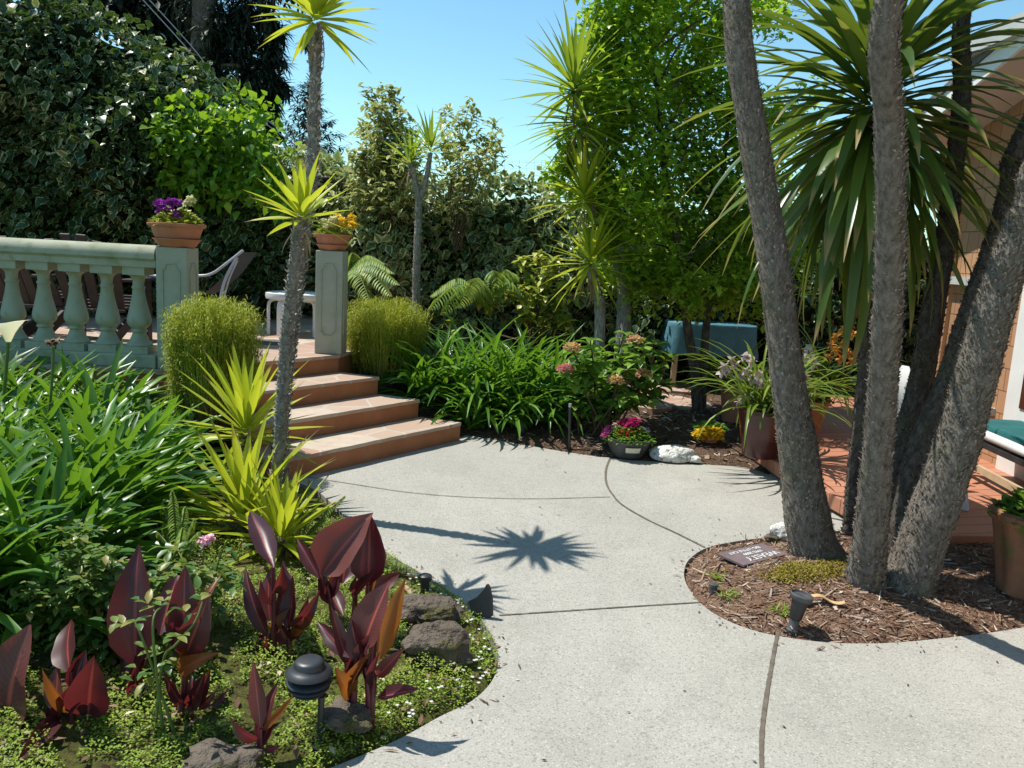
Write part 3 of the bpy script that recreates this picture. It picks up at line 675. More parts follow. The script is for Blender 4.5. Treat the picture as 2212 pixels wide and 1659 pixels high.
# ================================================================== BACKGROUND: hedges, far trees, fence
def hedge(name, label, cat, top_pts, zb, depth, n, size, m, lump=.35, thick=.8, prof='ivy', backing=True, el=(-.55, .5), seedk=1, group=None, core=.14, mats2=None, frac2=.3):
    """leafy wall: top_pts = [(x, y, z)] crest line in metres; the front face bulges by depth"""
    tp = np.array(top_pts, float); cl = np.concatenate([[0], np.cumsum(np.linalg.norm(np.diff(tp[:, :2], axis=0), axis=1))])
    def at(s): return np.stack([np.interp(s, cl, tp[:, i]) for i in range(3)], -1)
    t = thing(name, label, cat, (*at(np.array([cl[-1]/2]))[0][:2], zb), group)
    d = tp[-1, :2]-tp[0, :2]; d /= np.linalg.norm(d); nrm = np.array([d[1], -d[0]])      # towards the viewer
    if nrm[1] > 0: nrm = -nrm
    def surf(s, v):
        c = at(s); h = c[:, 2]-zb; z = zb+h*v
        bul = depth*np.sin(np.clip(v, 0, 1)*math.pi*.5+.15)*(1-.75*v**4)+lump*vnoise(s*1.0, z, 1.7, seedk)*.6
        return np.stack([c[:, 0]+nrm[0]*bul, c[:, 1]+nrm[1]*bul, z], -1)
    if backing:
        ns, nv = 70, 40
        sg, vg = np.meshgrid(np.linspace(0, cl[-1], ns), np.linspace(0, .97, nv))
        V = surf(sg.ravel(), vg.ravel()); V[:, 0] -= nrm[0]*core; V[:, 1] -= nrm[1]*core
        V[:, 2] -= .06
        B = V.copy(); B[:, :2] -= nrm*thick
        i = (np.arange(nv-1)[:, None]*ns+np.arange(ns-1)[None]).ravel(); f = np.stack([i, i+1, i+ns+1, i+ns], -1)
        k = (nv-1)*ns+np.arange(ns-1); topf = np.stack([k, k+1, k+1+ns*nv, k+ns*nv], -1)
        link('shade_backing', npmesh('shade_backing', np.concatenate([V, B]), np.concatenate([f, f[:, ::-1]+ns*nv, topf])), MAT_SHADE, t)  # dark sheet behind the leaves, painted as the hedge's inner shade
    s = rng.random(n)*cl[-1]; v = rng.random(n)**.85*1.03
    p = surf(s, np.clip(v, 0, 1)); p += rng.normal(0, .07, p.shape); p[:, :2] += nrm*(rng.random(n)[:, None]-.55)*.28
    ontop = v > .93
    p[ontop, :2] -= nrm*(rng.random(ontop.sum())[:, None]*thick*.9)
    p[ontop, 2] += rng.random(ontop.sum())*.16
    az0 = math.atan2(nrm[1], nrm[0])
    az = az0+rng.normal(0, .9, n); e = rng.normal(el[0], el[1], n); e[ontop] += .7
    sz = size*(.45+1.0*rng.random(n)**1.4)
    parts = blades(p, az, e, sz, sz*.85, .5, prof, 3, .12, rng.normal(0, .5, n), tint=np.clip(.45+.3*vnoise(p[:, 0], p[:, 2], 2.1, seedk+3)+rng.normal(0, .2, n), 0, 1))
    if mats2 is not None:
        k2 = rng.random(n) < np.clip(frac2+.5*vnoise(p[:, 0], p[:, 2], 1.3, seedk+9), 0, 1)*1.0
        per = len(parts[0])//n
        def sub(k):
            Vv = parts[0].reshape(n, per, 3)[k].reshape(-1, 3); U = parts[2].reshape(n, per, 2)[k].reshape(-1, 2); T = parts[3].reshape(n, per)[k].ravel()
            f1 = parts[1].reshape(n, -1, 4)[0]; F = (f1[None]+(np.arange(k.sum())*per)[:, None, None]).reshape(-1, 4)
            return Vv, F, U, T
        leafobj('foliage', sub(~k2), m, t); leafobj('foliage', sub(k2), mats2, t)
    else:
        leafobj('foliage', parts, m, t)
    return t
MAT_SHADE = mat('foliage_shade', (.012, .018, .008), (.02, .022, .01), 1, 8, 30, .6, .03, spec=.05)  # near-black colour stands in for shade inside hedges and shrubs
def crest(pts, Y): return [tuple(P(a, b, Y if not hasattr(Y, '__len__') else Y[i])) for i, (a, b) in enumerate(pts)]
lh = crest(((-420, -60), (-200, -40), (0, -20), (120, 0), (170, 20), (240, 65), (330, 105), (400, 150), (460, 185), (505, 225), (540, 300), (570, 360), (600, 420)), [9.2, 9.3, 9.5, 9.6, 9.6, 9.7, 9.8, 9.9, 10, 10, 10.1, 10.2, 10.3])
hedge('ivy_hedge', 'tall dark variegated ivy hedge rising behind the balustrade', 'hedge', lh, .62, .75, 16000, .1, L_IVY, lump=.8, seedk=2, mats2=L_IVYL, frac2=.12, el=(-.35, .6))
gv = crest(((350, 262), (385, 236), (430, 226), (480, 232), (520, 236), (560, 238), (600, 330), (625, 420)), 9.2)
hedge('bright_vine', 'bright green sunlit vine growing over the ivy left of the tall yucca', 'vine', gv, 2.0, .12, 2300, .095, L_GREEN, lump=.5, thick=.6, seedk=4, backing=False, el=(-.3, .7))
lo = crest(((560, 345), (620, 350), (680, 358), (740, 382), (800, 392), (870, 400), (960, 420), (1040, 424), (1120, 408), (1200, 416), (1300, 416), (1450, 420)), 11.2)
hedge('ivy_hedge', 'low pale variegated ivy hedge covering the back fence', 'hedge', lo, .3, .7, 13500, .115, L_IVY, lump=.6, seedk=6, mats2=L_IVYL, frac2=.85, el=(-.1, .65))
# dark shrubs behind the deck
dk = crest(((1380, 560), (1500, 470), (1620, 430), (1750, 440), (1880, 470), (2000, 520), (2150, 560)), 10.9)
hedge('dark_shrub', 'dark shady shrubbery behind the deck and the teal table', 'shrub', dk, .0, .6, 5000, .1, L_IVY, lump=.6, seedk=8, prof='oval')
# fence behind the low hedge
ft = thing('wooden_fence', 'dark board fence with brown posts behind the low ivy', 'fence', (-.5, 11.6, 0))
for i in range(44):
    MB().box((-4.2+i*.155, 11.62, 1.15), (.148, .02, 2.3)).build('board', MAT_FENCE, ft)
for px in (851, 560, 1150):
    q = P(px, 640, 10.62); MB().box((q[0], 10.62, 1.0), (.12, .1, 2.1)).build('post', MAT_FENCE, ft)
wf = thing('wire_fence', 'thin wire mesh fence showing above the low ivy hedge', 'wire fence', (0, 12.2, 1.5))
m = MB()
for i in range(14): m.tube([P(1010+i*16, 345, 12.2), P(1010+i*16, 420, 12.2)], .0016, 4, False)
for j in range(5): m.tube([P(1000, 347+j*14, 12.2), P(1235, 353+j*14, 12.2)], .0016, 4, False)
m.build('mesh', MAT_METAL, wf)

# cream-edged shrubs whose sprays rise over the low hedge
def spray_shrub(name, label, root, tips, n_leaf, size, m, stem_r=.012, spread=.12, lo=.25, twigs=True, group=None):
    t = thing(name, label, 'shrub', root, group); sm = MB(); parts = []
    for tip in tips:
        tip = np.array(tip, float); r0 = np.array(root)
        mid = r0*.5+tip*.5+rng.normal(0, .08, 3); mid[2] += .1
        pts = spline([r0+rng.normal(0, .04, 3)*[1, 1, 0], mid, tip], 12)
        sm.tube(pts, np.linspace(stem_r, stem_r*.3, 12), 6)
        k = int(n_leaf*(.6+.8*rng.random())); s = lo+(1-lo)*rng.random(k)**.8
        q = np.stack([np.interp(s, np.linspace(0, 1, 12), pts[:, i]) for i in range(3)], -1)+rng.normal(0, spread, (k, 3))*(1.15-s)[:, None]
        parts.append(blades(q, rng.random(k)*6.28, rng.normal(.15, .5, k), size*(.6+.7*rng.random(k)), size*.5, .6, 'oval', 3, .15))
    sm.build('branches', MAT_TWIG, t, smooth=True)
    leafobj('foliage', parts, m, t)
    return t
spray_shrub('variegated_shrub', 'cream edged shrub with a tall sunlit spray left of the forked yucca', P(835, 520, 10.4), [P(a, b, 10.4+.3*rng.normal()) for a, b in ((800, 192), (845, 190), (815, 230), (790, 270), (840, 260), (870, 250), (800, 300), (880, 290), (780, 330), (830, 330), (900, 320), (860, 340), (815, 360))], 230, .115, L_VARSH, stem_r=.008, spread=.26, lo=.3)
spray_shrub('variegated_shrub', 'cream edged shrub with loose sprays right of the forked yucca', P(985, 540, 10.4), [P(a, b, 10.4+.3*rng.normal()) for a, b in ((960, 235), (1015, 222), (1030, 240), (1070, 265), (1075, 285), (1060, 310), (990, 250), (1000, 300), (1040, 330), (960, 300), (1020, 360), (1075, 320))], 95, .11, L_VARSH, stem_r=.008, spread=.19, lo=.3)

# far trees
def clump_tree(name, label, Y, trunk, tr, blobs, n, size, m, wood=MAT_BARKD, el=-.4, asp=.2):
    b0 = P(*trunk[0], Y); t = thing(name, label, 'tree', (b0[0], Y, -.1))
    pts = [np.array([b0[0], Y, -.1])]+[P(a, b, Y) for a, b in trunk]
    pts = spline(pts, 16); MB().tube(pts, np.linspace(tr*1.2, tr*.7, 16), 12).build('trunk', wood, t, smooth=True)
    parts = []; lm = MB()
    for bx, by, rx, ry, dn in blobs:
        c = P(bx, by, Y); c[1] += rng.normal(0, PX(rx, c)*.5); r = np.array([PX(rx, c), PX(rx, c)*.7, PX(ry, c)])
        j = np.argmin(np.abs(pts[:, 2]-(c[2]-.3*r[2]))); lm.tube(spline([pts[j], (pts[j]+c)/2+[0, 0, .1*r[0]], c+[0, 0, -.2*r[2]]], 7), np.linspace(tr*.3, tr*.07, 7), 6)
        k = int(n*dn)
        nsub = max(4, k//60); cc = c+rng.normal(0, .48, (nsub, 3))*r
        q = cc[rng.integers(0, nsub, k)]+np.clip(rng.normal(0, .16, (k, 3)), -.3, .3)*r
        parts.append(blades(q, rng.random(k)*6.28, rng.normal(el, .5, k), size*(.5+rng.random(k)), size*asp, .4, 'oval', 2, .1))
    lm.build('branches', wood, t, smooth=True)
    leafobj('crown', parts, m, t)
    return t
clump_tree('dark_evergreen', 'tall dark evergreen tree with drooping boughs behind the ivy hedge', 23, ((436, 215), (440, 60), (445, -200), (450, -420)), .32,
           [(470, 60, 70, 60, 2), (530, 60, 55, 50, 1.6), (580, 50, 45, 40, 1.1), (520, 130, 60, 40, 1.6), (570, 150, 40, 35, 1.1), (600, 190, 26, 30, .9), (545, 200, 55, 30, 1.6), (500, 215, 50, 28, 1.2), (590, 110, 36, 26, .9), (470, 160, 50, 60, 1.2), (440, -60, 120, 90, 3), (560, -60, 90, 80, 2.4), (585, 235, 22, 22, .6), (575, 280, 26, 40, .8), (555, 300, 30, 40, .8), (560, 225, 30, 24, .8)], 560, .36, L_PINE, asp=.22)
clump_tree('dark_evergreen', 'broad black green tree mass at the upper left beyond the hedge', 26, ((300, 180), (300, 40), (300, -200), (300, -450)), .4,
           [(300, 20, 70, 80, 2.6), (360, 80, 60, 70, 2.6), (400, 30, 60, 80, 2.6), (250, -20, 80, 70, 2.4), (410, 140, 45, 60, 2), (340, 140, 60, 50, 2), (320, -120, 120, 100, 3), (170, -60, 110, 90, 3), (190, 20, 60, 50, 1.5), (100, -40, 80, 60, 2), (440, 190, 40, 40, 1.4), (400, 190, 50, 40, 1.4)], 520, .46, L_PINE, asp=.3)
b0 = P(672, 350, 46); t = thing('fir_tree', 'hazy blue green fir tree far behind the tall yucca trunk', 'tree', (b0[0], 46, -.1))
apex = P(668, 180, 46); hz = apex[2]+.1
MB().tube([(b0[0], 46, -.1), tuple(apex)], [.25, .03], 8).build('trunk', MAT_BARKD, t, smooth=True)
parts = []
for k in range(70):
    f = .3+.7*k/70; z = -.1+hz*f; rr = (1-f)**.8*3.6*(.75+.5*rng.random())+.12; a = k*GA
    nq = int(34*rr+10); s = rng.random(nq)**.7
    q = np.stack([b0[0]+(apex[0]-b0[0])*f+np.cos(a)*rr*s, 46+np.sin(a)*rr*s, z+.25*rr*s-.1*rr*s*s], -1)+rng.normal(0, .1, (nq, 3))
    parts.append(blades(q, a+rng.normal(0, .9, nq), rng.normal(-.15, .35, nq), .5*(.6+.6*rng.random(nq)), .13, .3, 'oval', 2, .1))
leafobj('crown', parts, L_FIR, t)
m = MB()
for dx in (0, 14): m.tube(spline([P(300+dx, -10, 19), P(400+dx, 100, 19.5), P(480+dx, 195, 20), P(640+dx, 315, 21)], 20), .012, 5)
tag(m.build('utility_cable', MAT_METAL, smooth=True), 'pair of thin sagging utility cables crossing in front of the dark trees', 'cable')
hs = MB(); a, b = P(690, 362, 30), P(790, 352, 30)
hs.prism([(a[0]-1, 30), (b[0]+.5, 30), (b[0]+.5, 34), (a[0]-1, 34)], -.1, a[2]-.3)
rt = thing('neighbour_house', 'far neighbouring house with a grey roof just above the hedge', 'house', (a[0], 30, -.1))
hs.build('wall', MAT_FENCE, rt)
MB().add([(a[0]-1.5, 29.6, a[2]-.35), (b[0]+1, 29.6, a[2]-.35), (b[0]+1, 34.4, a[2]-.35), (a[0]-1.5, 34.4, a[2]-.35), (a[0]-.2, 32, a[2]+.25), (b[0]-.3, 32, a[2]+.25)], [(0, 1, 5, 4), (1, 2, 5), (2, 3, 4, 5), (3, 0, 4), (3, 2, 1, 0)]).build('roof', MAT_ROOF, rt)

# ================================================================== THE GREEN SHRUB TREE AND THE YUCCAS IN THE BORDER
def shrub_tree():
    r0 = G(1508, 905); Yt = r0[1]
    t = thing('shrub_tree', 'large bright green leafy tree on forked thin trunks at the back border', 'tree', (r0[0], Yt, ground_h(r0[0], Yt)))
    m = MB()
    st = [[(1508, 908), (1500, 800), (1484, 700), (1470, 560), (1440, 400), (1420, 200), (1400, 60)], [(1514, 905), (1520, 780), (1528, 680), (1545, 540), (1560, 380), (1580, 200), (1590, 50)]]
    allp = []
    for i, s in enumerate(st):
        pts = spline([P(a, b, Yt+.05*i+.12*k*(.3 if i else -.2)) for k, (a, b) in enumerate(s)], 26); pts[0][2] = float(ground_h(r0[0], Yt))-.03
        m.tube(pts, np.linspace(.062-.008*i, .012, 26), 10); allp.append(pts)
    for k in range(44):
        pts = allp[k % 2]; j = rng.integers(9, 24); a = rng.random()*6.28; L = .4+.6*rng.random()
        e = pts[j]+[math.cos(a)*L, math.sin(a)*L*.7, .3+.4*rng.random()]; e[0] = max(e[0], .95)
        m.tube(spline([pts[j], (pts[j]+e)/2+[0, 0, .08], e], 6), np.linspace(.016, .004, 6), 5)
    m.build('trunk', MAT_BARKD, t, smooth=True)
    # crown: clusters hung in the outline seen in the photo
    cl = []
    for px, py, rr, k in ((1300, 120, 50, .9), (1290, 200, 50, 1.0), (1330, 60, 70, 1.3), (1400, 40, 80, 1.4), (1480, 60, 80, 1.4), (1560, 80, 70, 1.2), (1330, 180, 80, 1.6), (1420, 160, 90, 1.8), (1510, 180, 80, 1.6), (1590, 200, 70, 1.2),
                          (1235, 310, 40, .5), (1285, 300, 60, 1.1), (1350, 290, 90, 1.8), (1440, 290, 90, 1.8), (1530, 300, 80, 1.5), (1610, 330, 70, 1.1), (1225, 380, 40, .4), (1330, 390, 80, 1.3), (1420, 400, 90, 1.5), (1510, 420, 80, 1.4), (1590, 440, 70, 1.2),
                          (1350, 490, 60, .7), (1430, 510, 70, .9), (1510, 540, 70, 1), (1590, 550, 70, 1), (1460, 600, 60, .6), (1560, 630, 60, .7), (1660, 450, 70, .9), (1700, 550, 60, .7), (1350, -60, 120, 1.6), (1500, -70, 130, 1.8), (1650, 40, 70, .8), (1690, 250, 70, .8), (1380, 620, 40, .4), (1640, 640, 50, .5), (1290, 430, 45, .6), (1320, 500, 50, .7), (1350, 570, 50, .6), (1420, 590, 55, .7), (1500, 620, 50, .6), (1600, 610, 55, .7), (1310, 600, 35, .3), (1480, 470, 70, 1), (1560, 500, 70, 1)):
        c = P(px, py, Yt+rng.normal(0, .3)); cl.append((c, PX(rr, c), k))
    parts = []
    for c, r, k in cl:
        nk = int(640*k); ns = 14; cc = c+np.clip(rng.normal(0, .5, (ns, 3)), -.95, .95)*r
        q = cc[rng.integers(0, ns, nk)]+np.clip(rng.normal(0, .28, (nk, 3)), -.55, .55)*r*[1, .9, 1]
        parts.append(blades(q, rng.random(nk)*6.28, rng.normal(.1, .55, nk), .092*(.5+.8*rng.random(nk)), .064*(.6+.6*rng.random(nk)), .5, 'oval', 2, .15))
    leafobj('crown', parts, L_SHRUB, t)
shrub_tree()

def stem_mesh(path, r0, r1, n=60, ring=.0, step=None):
    pts = spline(path, n); s = np.linspace(0, 1, n)
    rad = r0+(r1-r0)*s
    if ring: rad = rad*(1+ring*np.where(np.arange(n) % 3 == 0, 1, np.where(np.arange(n) % 3 == 1, .25, -.35))+rng.normal(0, ring*.2, n))
    return pts, rad
def yucca(label, path, r0, r1, heads, m=L_YUC, ring=.15, nring=120, flk=500, group='yuccas', dead=14):
    """path: trunk points in metres; heads: (center, n, length, width, e0, e1, droop)"""
    base = path[0]; t = thing('yucca', label, 'yucca', base, group)
    pts, rad = stem_mesh(path, r0, r1, nring, ring)
    barked('trunk', pts, rad, 14, MAT_YTRUNK, flakes(pts, rad, flk, .024*r0/.045, .022*r0/.045, .9), L_YFLAKE, t)
    for h in heads:
        c, n, L, Wd, e0, e1, dr = h
        pr = [rosette(c, n, L, Wd, e0, e1, dr, h=L*.28, spread=.025)]
        leafobj('leaf_crown', pr, m, t)
        if dead:
            a = rng.random(dead)*6.28
            leafobj('dry_leaves', blades(np.array(c)[None]+np.stack([np.cos(a)*.03, np.sin(a)*.03, -L*.15-.1*rng.random(dead)], -1), a, rng.normal(-.9, .3, dead), L*.6*(.6+.6*rng.random(dead)), Wd*.45, .5, 'yucca', 4, .2), L_YDRY, t)
    return t
L_YDRY = leaf('dry_yucca_leaf', [(0, (.2, .13, .07)), (1, (.42, .31, .18))], (.4, .28, .12), .25, .7)
gz = lambda x, y: float(ground_h(x, y))
# Y1 tall
YH = 4.9; Y1h = P(683, 34, YH)
b = np.array([-1.36, 4.95, 0]); b[2] = gz(b[0], b[1])-.03
yucca('tallest slim yucca with its yellow crown against the sky at the top edge', [b]+[P(a, c, y) for a, c, y in ((604, 1000, 4.93), (607, 930, 4.92), (622, 780, 4.9), (637, 660, 4.9), (655, 520, 4.9), (672, 400, 4.9), (679, 240, 4.9), (682, 60, YH))], .042, .031,
      [(Y1h, 50, .37, .052, -.6, 1.45, .22)], nring=330, flk=2600, dead=6)
# Y2
b2 = np.array([-1.30, 4.35, 0]); b2[2] = gz(b2[0], b2[1])-.03
yucca('medium yucca with a yellow green crown crossing the tall yucca trunk', [b2]+[P(a, c, y) for a, c, y in ((604, 960, 4.28), (610, 860, 4.24), (618, 740, 4.2), (631, 620, 4.15), (643, 520, 4.1), (650, 475, 4.06))], .032, .027,
      [(P(651, 462, 4.05), 32, .27, .042, -.3, 1.45, .2)], nring=240, flk=700, dead=5)
b3 = np.array([-1.72, 4.95, 0]); b3[2] = gz(b3[0], b3[1])-.03
yucca('yellow green yucca rosette left of the steps, uppermost of the low three', [b3, b3+[.0, 0, .2], P(533, 948, 4.92)], .05, .045, [(P(530, 925, 4.9), 46, .5, .055, -.25, 1.5, .18)], nring=40, flk=100)
b4 = np.array([-1.45, 4.2, 0]); b4[2] = gz(b4[0], b4[1])-.03
yucca('large green yucca rosette in front of the steps with broad upright leaves', [b4, b4+[0, 0, .1], P(527, 1140, 4.2)], .05, .045, [(P(527, 1120, 4.2), 44, .52, .06, -.2, 1.5, .22)], nring=30, flk=80)
b5 = np.array([-1.17, 4.0, 0]); b5[2] = gz(b5[0], b5[1])-.03
yucca('small yucca rosette just behind the dark red canna leaves', [b5, b5+[0, 0, .08], P(606, 1172, 4.02)], .04, .035, [(P(608, 1160, 4.0), 44, .36, .042, -.3, 1.5, .22)], nring=24, flk=60)
b5b = np.array([-1.62, 3.9, 0]); b5b[2] = gz(b5b[0], b5b[1])-.03
# Y6 forked
Y6 = 9.4; b6 = P(900, 700, Y6); b6[2] = .15
t = yucca('slim forked yucca with two small crowns in front of the low hedge', [b6]+[P(a, c, Y6) for a, c in ((899, 640), (901, 540), (904, 440), (896, 390), (887, 352))], .05, .028, [(P(886, 345, Y6), 22, .42, .04, -.1, 1.4, .2)], L_YUCB, .08, 200, 350, dead=6)
pts, rad = stem_mesh([P(905, 440, Y6), P(922, 380, Y6), P(930, 330, Y6)], .034, .024, 50, .08)
MB().tube(pts, rad, 10).build('side_trunk', MAT_YTRUNK, t, smooth=True)
leafobj('leaf_crown', rosette(P(930, 318, Y6), 24, .42, .04, -.1, 1.45, .2, h=.12), L_YUCB, t)
leafobj('dry_leaves', blades(np.repeat([P(925, 345, Y6)], 8, 0), rng.random(8)*6.28, rng.normal(-1.1, .2, 8), .45, .018, .3, 'yucca', 4, .2), L_YDRY, t)
# Y7 big group
Y7 = 7.95; b7 = P(1340, 745, 8.8); b7[2] = gz(b7[0], b7[1])-.03
yucca('big spiky yucca reaching high at the left side of the green tree', [b7]+[P(a, c, y) for a, c, y in ((1345, 640, 8.9), (1335, 480, 8.9), (1300, 360, 8.7), (1262, 250, 8.3), (1243, 195, Y7))], .06, .045,
      [(P(1238, 185, Y7), 64, .62, .052, -.5, 1.45, .2), (P(1248, 270, Y7), 44, .58, .05, -.7, .35, .2)], L_YUCB, .06, 120, 300, dead=10)
b8 = P(1300, 750, 7.85); b8[2] = gz(b8[0], b8[1])-.03
yucca('yucca with a drooping yellow green crown in front of the laurel', [b8]+[P(a, c, 7.85) for a, c in ((1296, 680), (1284, 620), (1277, 580))], .055, .045, [(P(1276, 565, 7.84), 54, .5, .042, -.9, 1.45, .25)], L_YUC, .06, 60, 200, dead=12)
b9 = P(1352, 750, 8.7); b9[2] = gz(b9[0], b9[1])-.03
yucca('mid height yucca spreading bright leaves left below the tallest spiky crown', [b9]+[P(a, c, y) for a, c, y in ((1352, 650, 8.7), (1318, 530, 8.6), (1276, 442, 8.05))], .055, .045, [(P(1262, 425, 7.98), 50, .56, .05, -.5, 1.4, .2)], L_YUC, .06, 60, 150, dead=8)

# ================================================================== CABBAGE PALMS ON THE ISLAND
def palm(label, path_px, widths, Ys, base_world=None, flk=2200, ext=None, crown=None, m=MAT_BARK, lean_top=None, flare=1.0):
    pts = [P(a, b, y) for (a, b), y in zip(path_px, Ys)]
    rad = [PX(w, p)/2 for w, p in zip(widths, pts)]
    if ext:
        for e in ext: pts.append(np.array(e[:3])); rad.append(e[3])
    base = pts[0].copy(); base[2] = gz(base[0], base[1])-.04
    pts[0] = base
    k = len(pts); n = 70
    sp = spline(pts, n); rr = np.interp(np.linspace(0, k-1, n), np.arange(k), rad)
    rr = rr*(1+.16*np.clip(1-np.arange(n)/7., 0, 1)**2)
    rr = rr*(1+.02*np.sin(np.arange(n)*.9)+rng.normal(0, .008, n))
    t = thing('cabbage_palm', label, 'palm', base, 'cabbage palm trunks on the mulch island')
    l = .015
    barked('trunk', sp, rr, 26, m, flakes(sp[:58], rr[:58], int(flk*3.4), l, .014, 1.2), L_FLAKE if m is MAT_BARK else L_FLAKED, t)
    if crown:  # unseen crowns above the frame, added and sited for their shade
        c, nn, L, Wd = crown
        parts = [rosette(c, nn, L, Wd, -1.25, 1.4, .7, 'cord', 8, .14, h=.35, spread=.04, lvar=.2)]
        leafobj('leaf_crown', parts, L_CORD, t)
    return t
T1p = [(1765, 1222), (1746, 1130), (1722, 960), (1703, 830), (1669, 553), (1625, 280), (1591, 0)]
palm('grey cabbage palm trunk nearest the paving, leftmost of the cluster', T1p, [108, 96, 80, 71, 66, 62, 57], [4.42, 4.42, 4.43, 4.44, 4.47, 4.5, 4.55], flk=2600,
     ext=[(1.05, 4.75, 4.2, .068), (.85, 4.9, 5.4, .065), (.78, 5.05, 7.2, .06)], crown=((.78, 5.05, 7.25), 110, 1.0, .055))
T2p = [(1866, 1284), (1884, 1120), (1902, 900), (1916, 700), (1924, 500), (1922, 280), (1921, 0)]
palm('straight cabbage palm trunk in the middle of the cluster', T2p, [78, 68, 60, 60, 61, 60, 59], [4.04, 3.95, 3.8, 3.65, 3.5, 3.35, 3.15], flk=2600,
     ext=[(1.40, 2.95, 3.4, .052), (1.38, 2.75, 4.8, .05), (1.4, 2.6, 6.6, .05)], crown=((1.4, 2.6, 6.65), 100, 1.0, .055))
T3p = [(1955, 1288), (2010, 1120), (2068, 960), (2112, 800), (2150, 660), (2190, 540), (2235, 430)]
q = P(2290, 300, 3.95)
palm('thick cabbage palm trunk leaning right out of the picture', T3p, [102, 97, 90, 84, 79, 75, 71], [4.06, 4.04, 4.02, 4.0, 3.98, 3.97, 3.95], flk=2600,
     ext=[(q[0], q[1], q[2], .09), (3.1, 3.9, 3.6, .08), (3.5, 3.9, 5.0, .07)], crown=((3.5, 3.9, 5.05), 110, 1.0, .055))
T4p = [(1942, 1215), (1985, 1000), (2048, 828), (2086, 708), (2124, 604), (2162, 500), (2187, 396), (2215, 290)]
palm('dark shaded cabbage palm trunk leaning right behind the thick one', T4p, [76, 68, 52, 48, 50, 52, 46, 44], [4.55, 4.58, 4.6, 4.62, 4.64, 4.66, 4.68, 4.7], flk=1300, m=MAT_BARKD,
     ext=[(3.3, 4.75, 3.8, .055), (3.6, 4.8, 5.2, .05)], crown=((3.6, 4.8, 5.25), 110, 1.0, .055))
T5p = [(1905, 1195), (1945, 1000), (1988, 830), (2012, 690), (2044, 510), (2058, 400), (2078, 200), (2086, 0)]
palm('slender dark cabbage palm trunk rising in front of the house corner', T5p, [62, 60, 50, 48, 42, 36, 36, 34], [4.85, 4.87, 4.9, 4.92, 4.94, 4.96, 4.98, 5.0], flk=1200, m=MAT_BARKD,
     ext=[(2.72, 5.05, 3.9, .055), (2.75, 5.1, 5.4, .05)], crown=((2.75, 5.1, 5.45), 110, 1.0, .055))
T6p = [(1842, 1172), (1850, 1040), (1868, 860), (1878, 700), (1884, 520), (1886, 380), (1885, 250)]
hc = P(1885, 235, 4.95)
palm('thin cabbage palm with a big drooping crown of long dark leaves', T6p, [44, 42, 38, 36, 34, 34, 34], [4.95]*7, flk=900, m=MAT_BARKD)
t = bpy.data.objects[[o.name for o in bpy.data.objects if o.name.startswith('cabbage_palm') and 'drooping' in o.get('label', '')][0]]
leafobj('leaf_crown', [rosette(hc, 170, .92, .075, -1.2, 1.35, .75, 'cord', 9, .12, h=.5, spread=.05, lvar=.22),
                       rosette(hc-[0, 0, .2], 80, 1.05, .07, -1.35, -.3, .5, 'cord', 9, .12, h=.3, spread=.05, lvar=.25),
                       rosette(hc+[.02, 0, .12], 55, 1.12, .07, -.5, .8, .75, 'cord', 9, .12, h=.3, spread=.05, lvar=.25)], L_CORD, t)
q_ = []
for cx0, cy0, sx0, sy0, k0 in ((1.52, 4.05, .12, .07, 1500), (1.66, 4.14, .16, .08, 1700), (1.86, 4.25, .10, .06, 600), (1.42, 4.0, .05, .04, 350)):
    q_.append(np.stack([rng.normal(cx0, sx0*.6, k0), rng.normal(cy0, sy0*.6, k0)], -1))
q_ = np.concatenate(q_); k0 = len(q_)
o = leafobj('moss', blades(np.stack([q_[:, 0], q_[:, 1], ground_h(q_[:, 0], q_[:, 1])+.012*rng.random(k0)], -1), rng.random(k0)*6.28, rng.normal(.7, .3, k0), .014, .009, .4, 'oval', 2, .1), L_MOSS, None, (1.62, 4.12, 0))
tag(o, kind='stuff'); o['label'] = 'orange green moss on the mulch at the foot of the palms'; o['category'] = 'moss'

# plaque with lettering
ca, cb_, cc_, cd_ = G(1575, 1203, .05), G(1632, 1222, .05), G(1688, 1190, .05), G(1630, 1175, .05)
ctr = G(1627, 1199, .055); ax = G(1690, 1183, .055)-G(1583, 1209, .055); ax /= np.linalg.norm(ax); ang = math.atan2(ax[1], ax[0])
gzp = gz(ctr[0], ctr[1])+.006
t = thing('grave_plaque', 'small purple slate plaque with white lettering lying on the mulch', 'plaque', (ctr[0], ctr[1], gzp))
MB().box((ctr[0], ctr[1], gzp+.006), (.37, .19, .016), ang).build('slab', MAT_PLAQUE, t, bevel=.003)
for txt, size, vy, vx in (('WEASEY', .068, -.045, .02), ('1992-2009', .036, .012, .01), ('BIG LITTLE CAT', .036, .055, -.01)):
    cu = bpy.data.curves.new('lettering', 'FONT'); cu.body = txt; cu.size = size; cu.align_x = 'CENTER'; cu.align_y = 'CENTER'; cu.extrude = .0008; cu.offset = .0008
    ob = bpy.data.objects.new('tmp', cu); COL.objects.link(ob)
    dg = bpy.context.evaluated_depsgraph_get(); me = bpy.data.meshes.new_from_object(ob.evaluated_get(dg)); bpy.data.objects.remove(ob)
    rot = Matrix.Translation((ctr[0], ctr[1], gzp+.0155)) @ Matrix.Rotation(ang, 4, 'Z') @ Matrix.Translation((vx, vy, 0)) @ Matrix.Rotation(math.pi, 4, 'Z')
    me.transform(rot); link('lettering', me, MAT_LETTER, t, smooth=False)

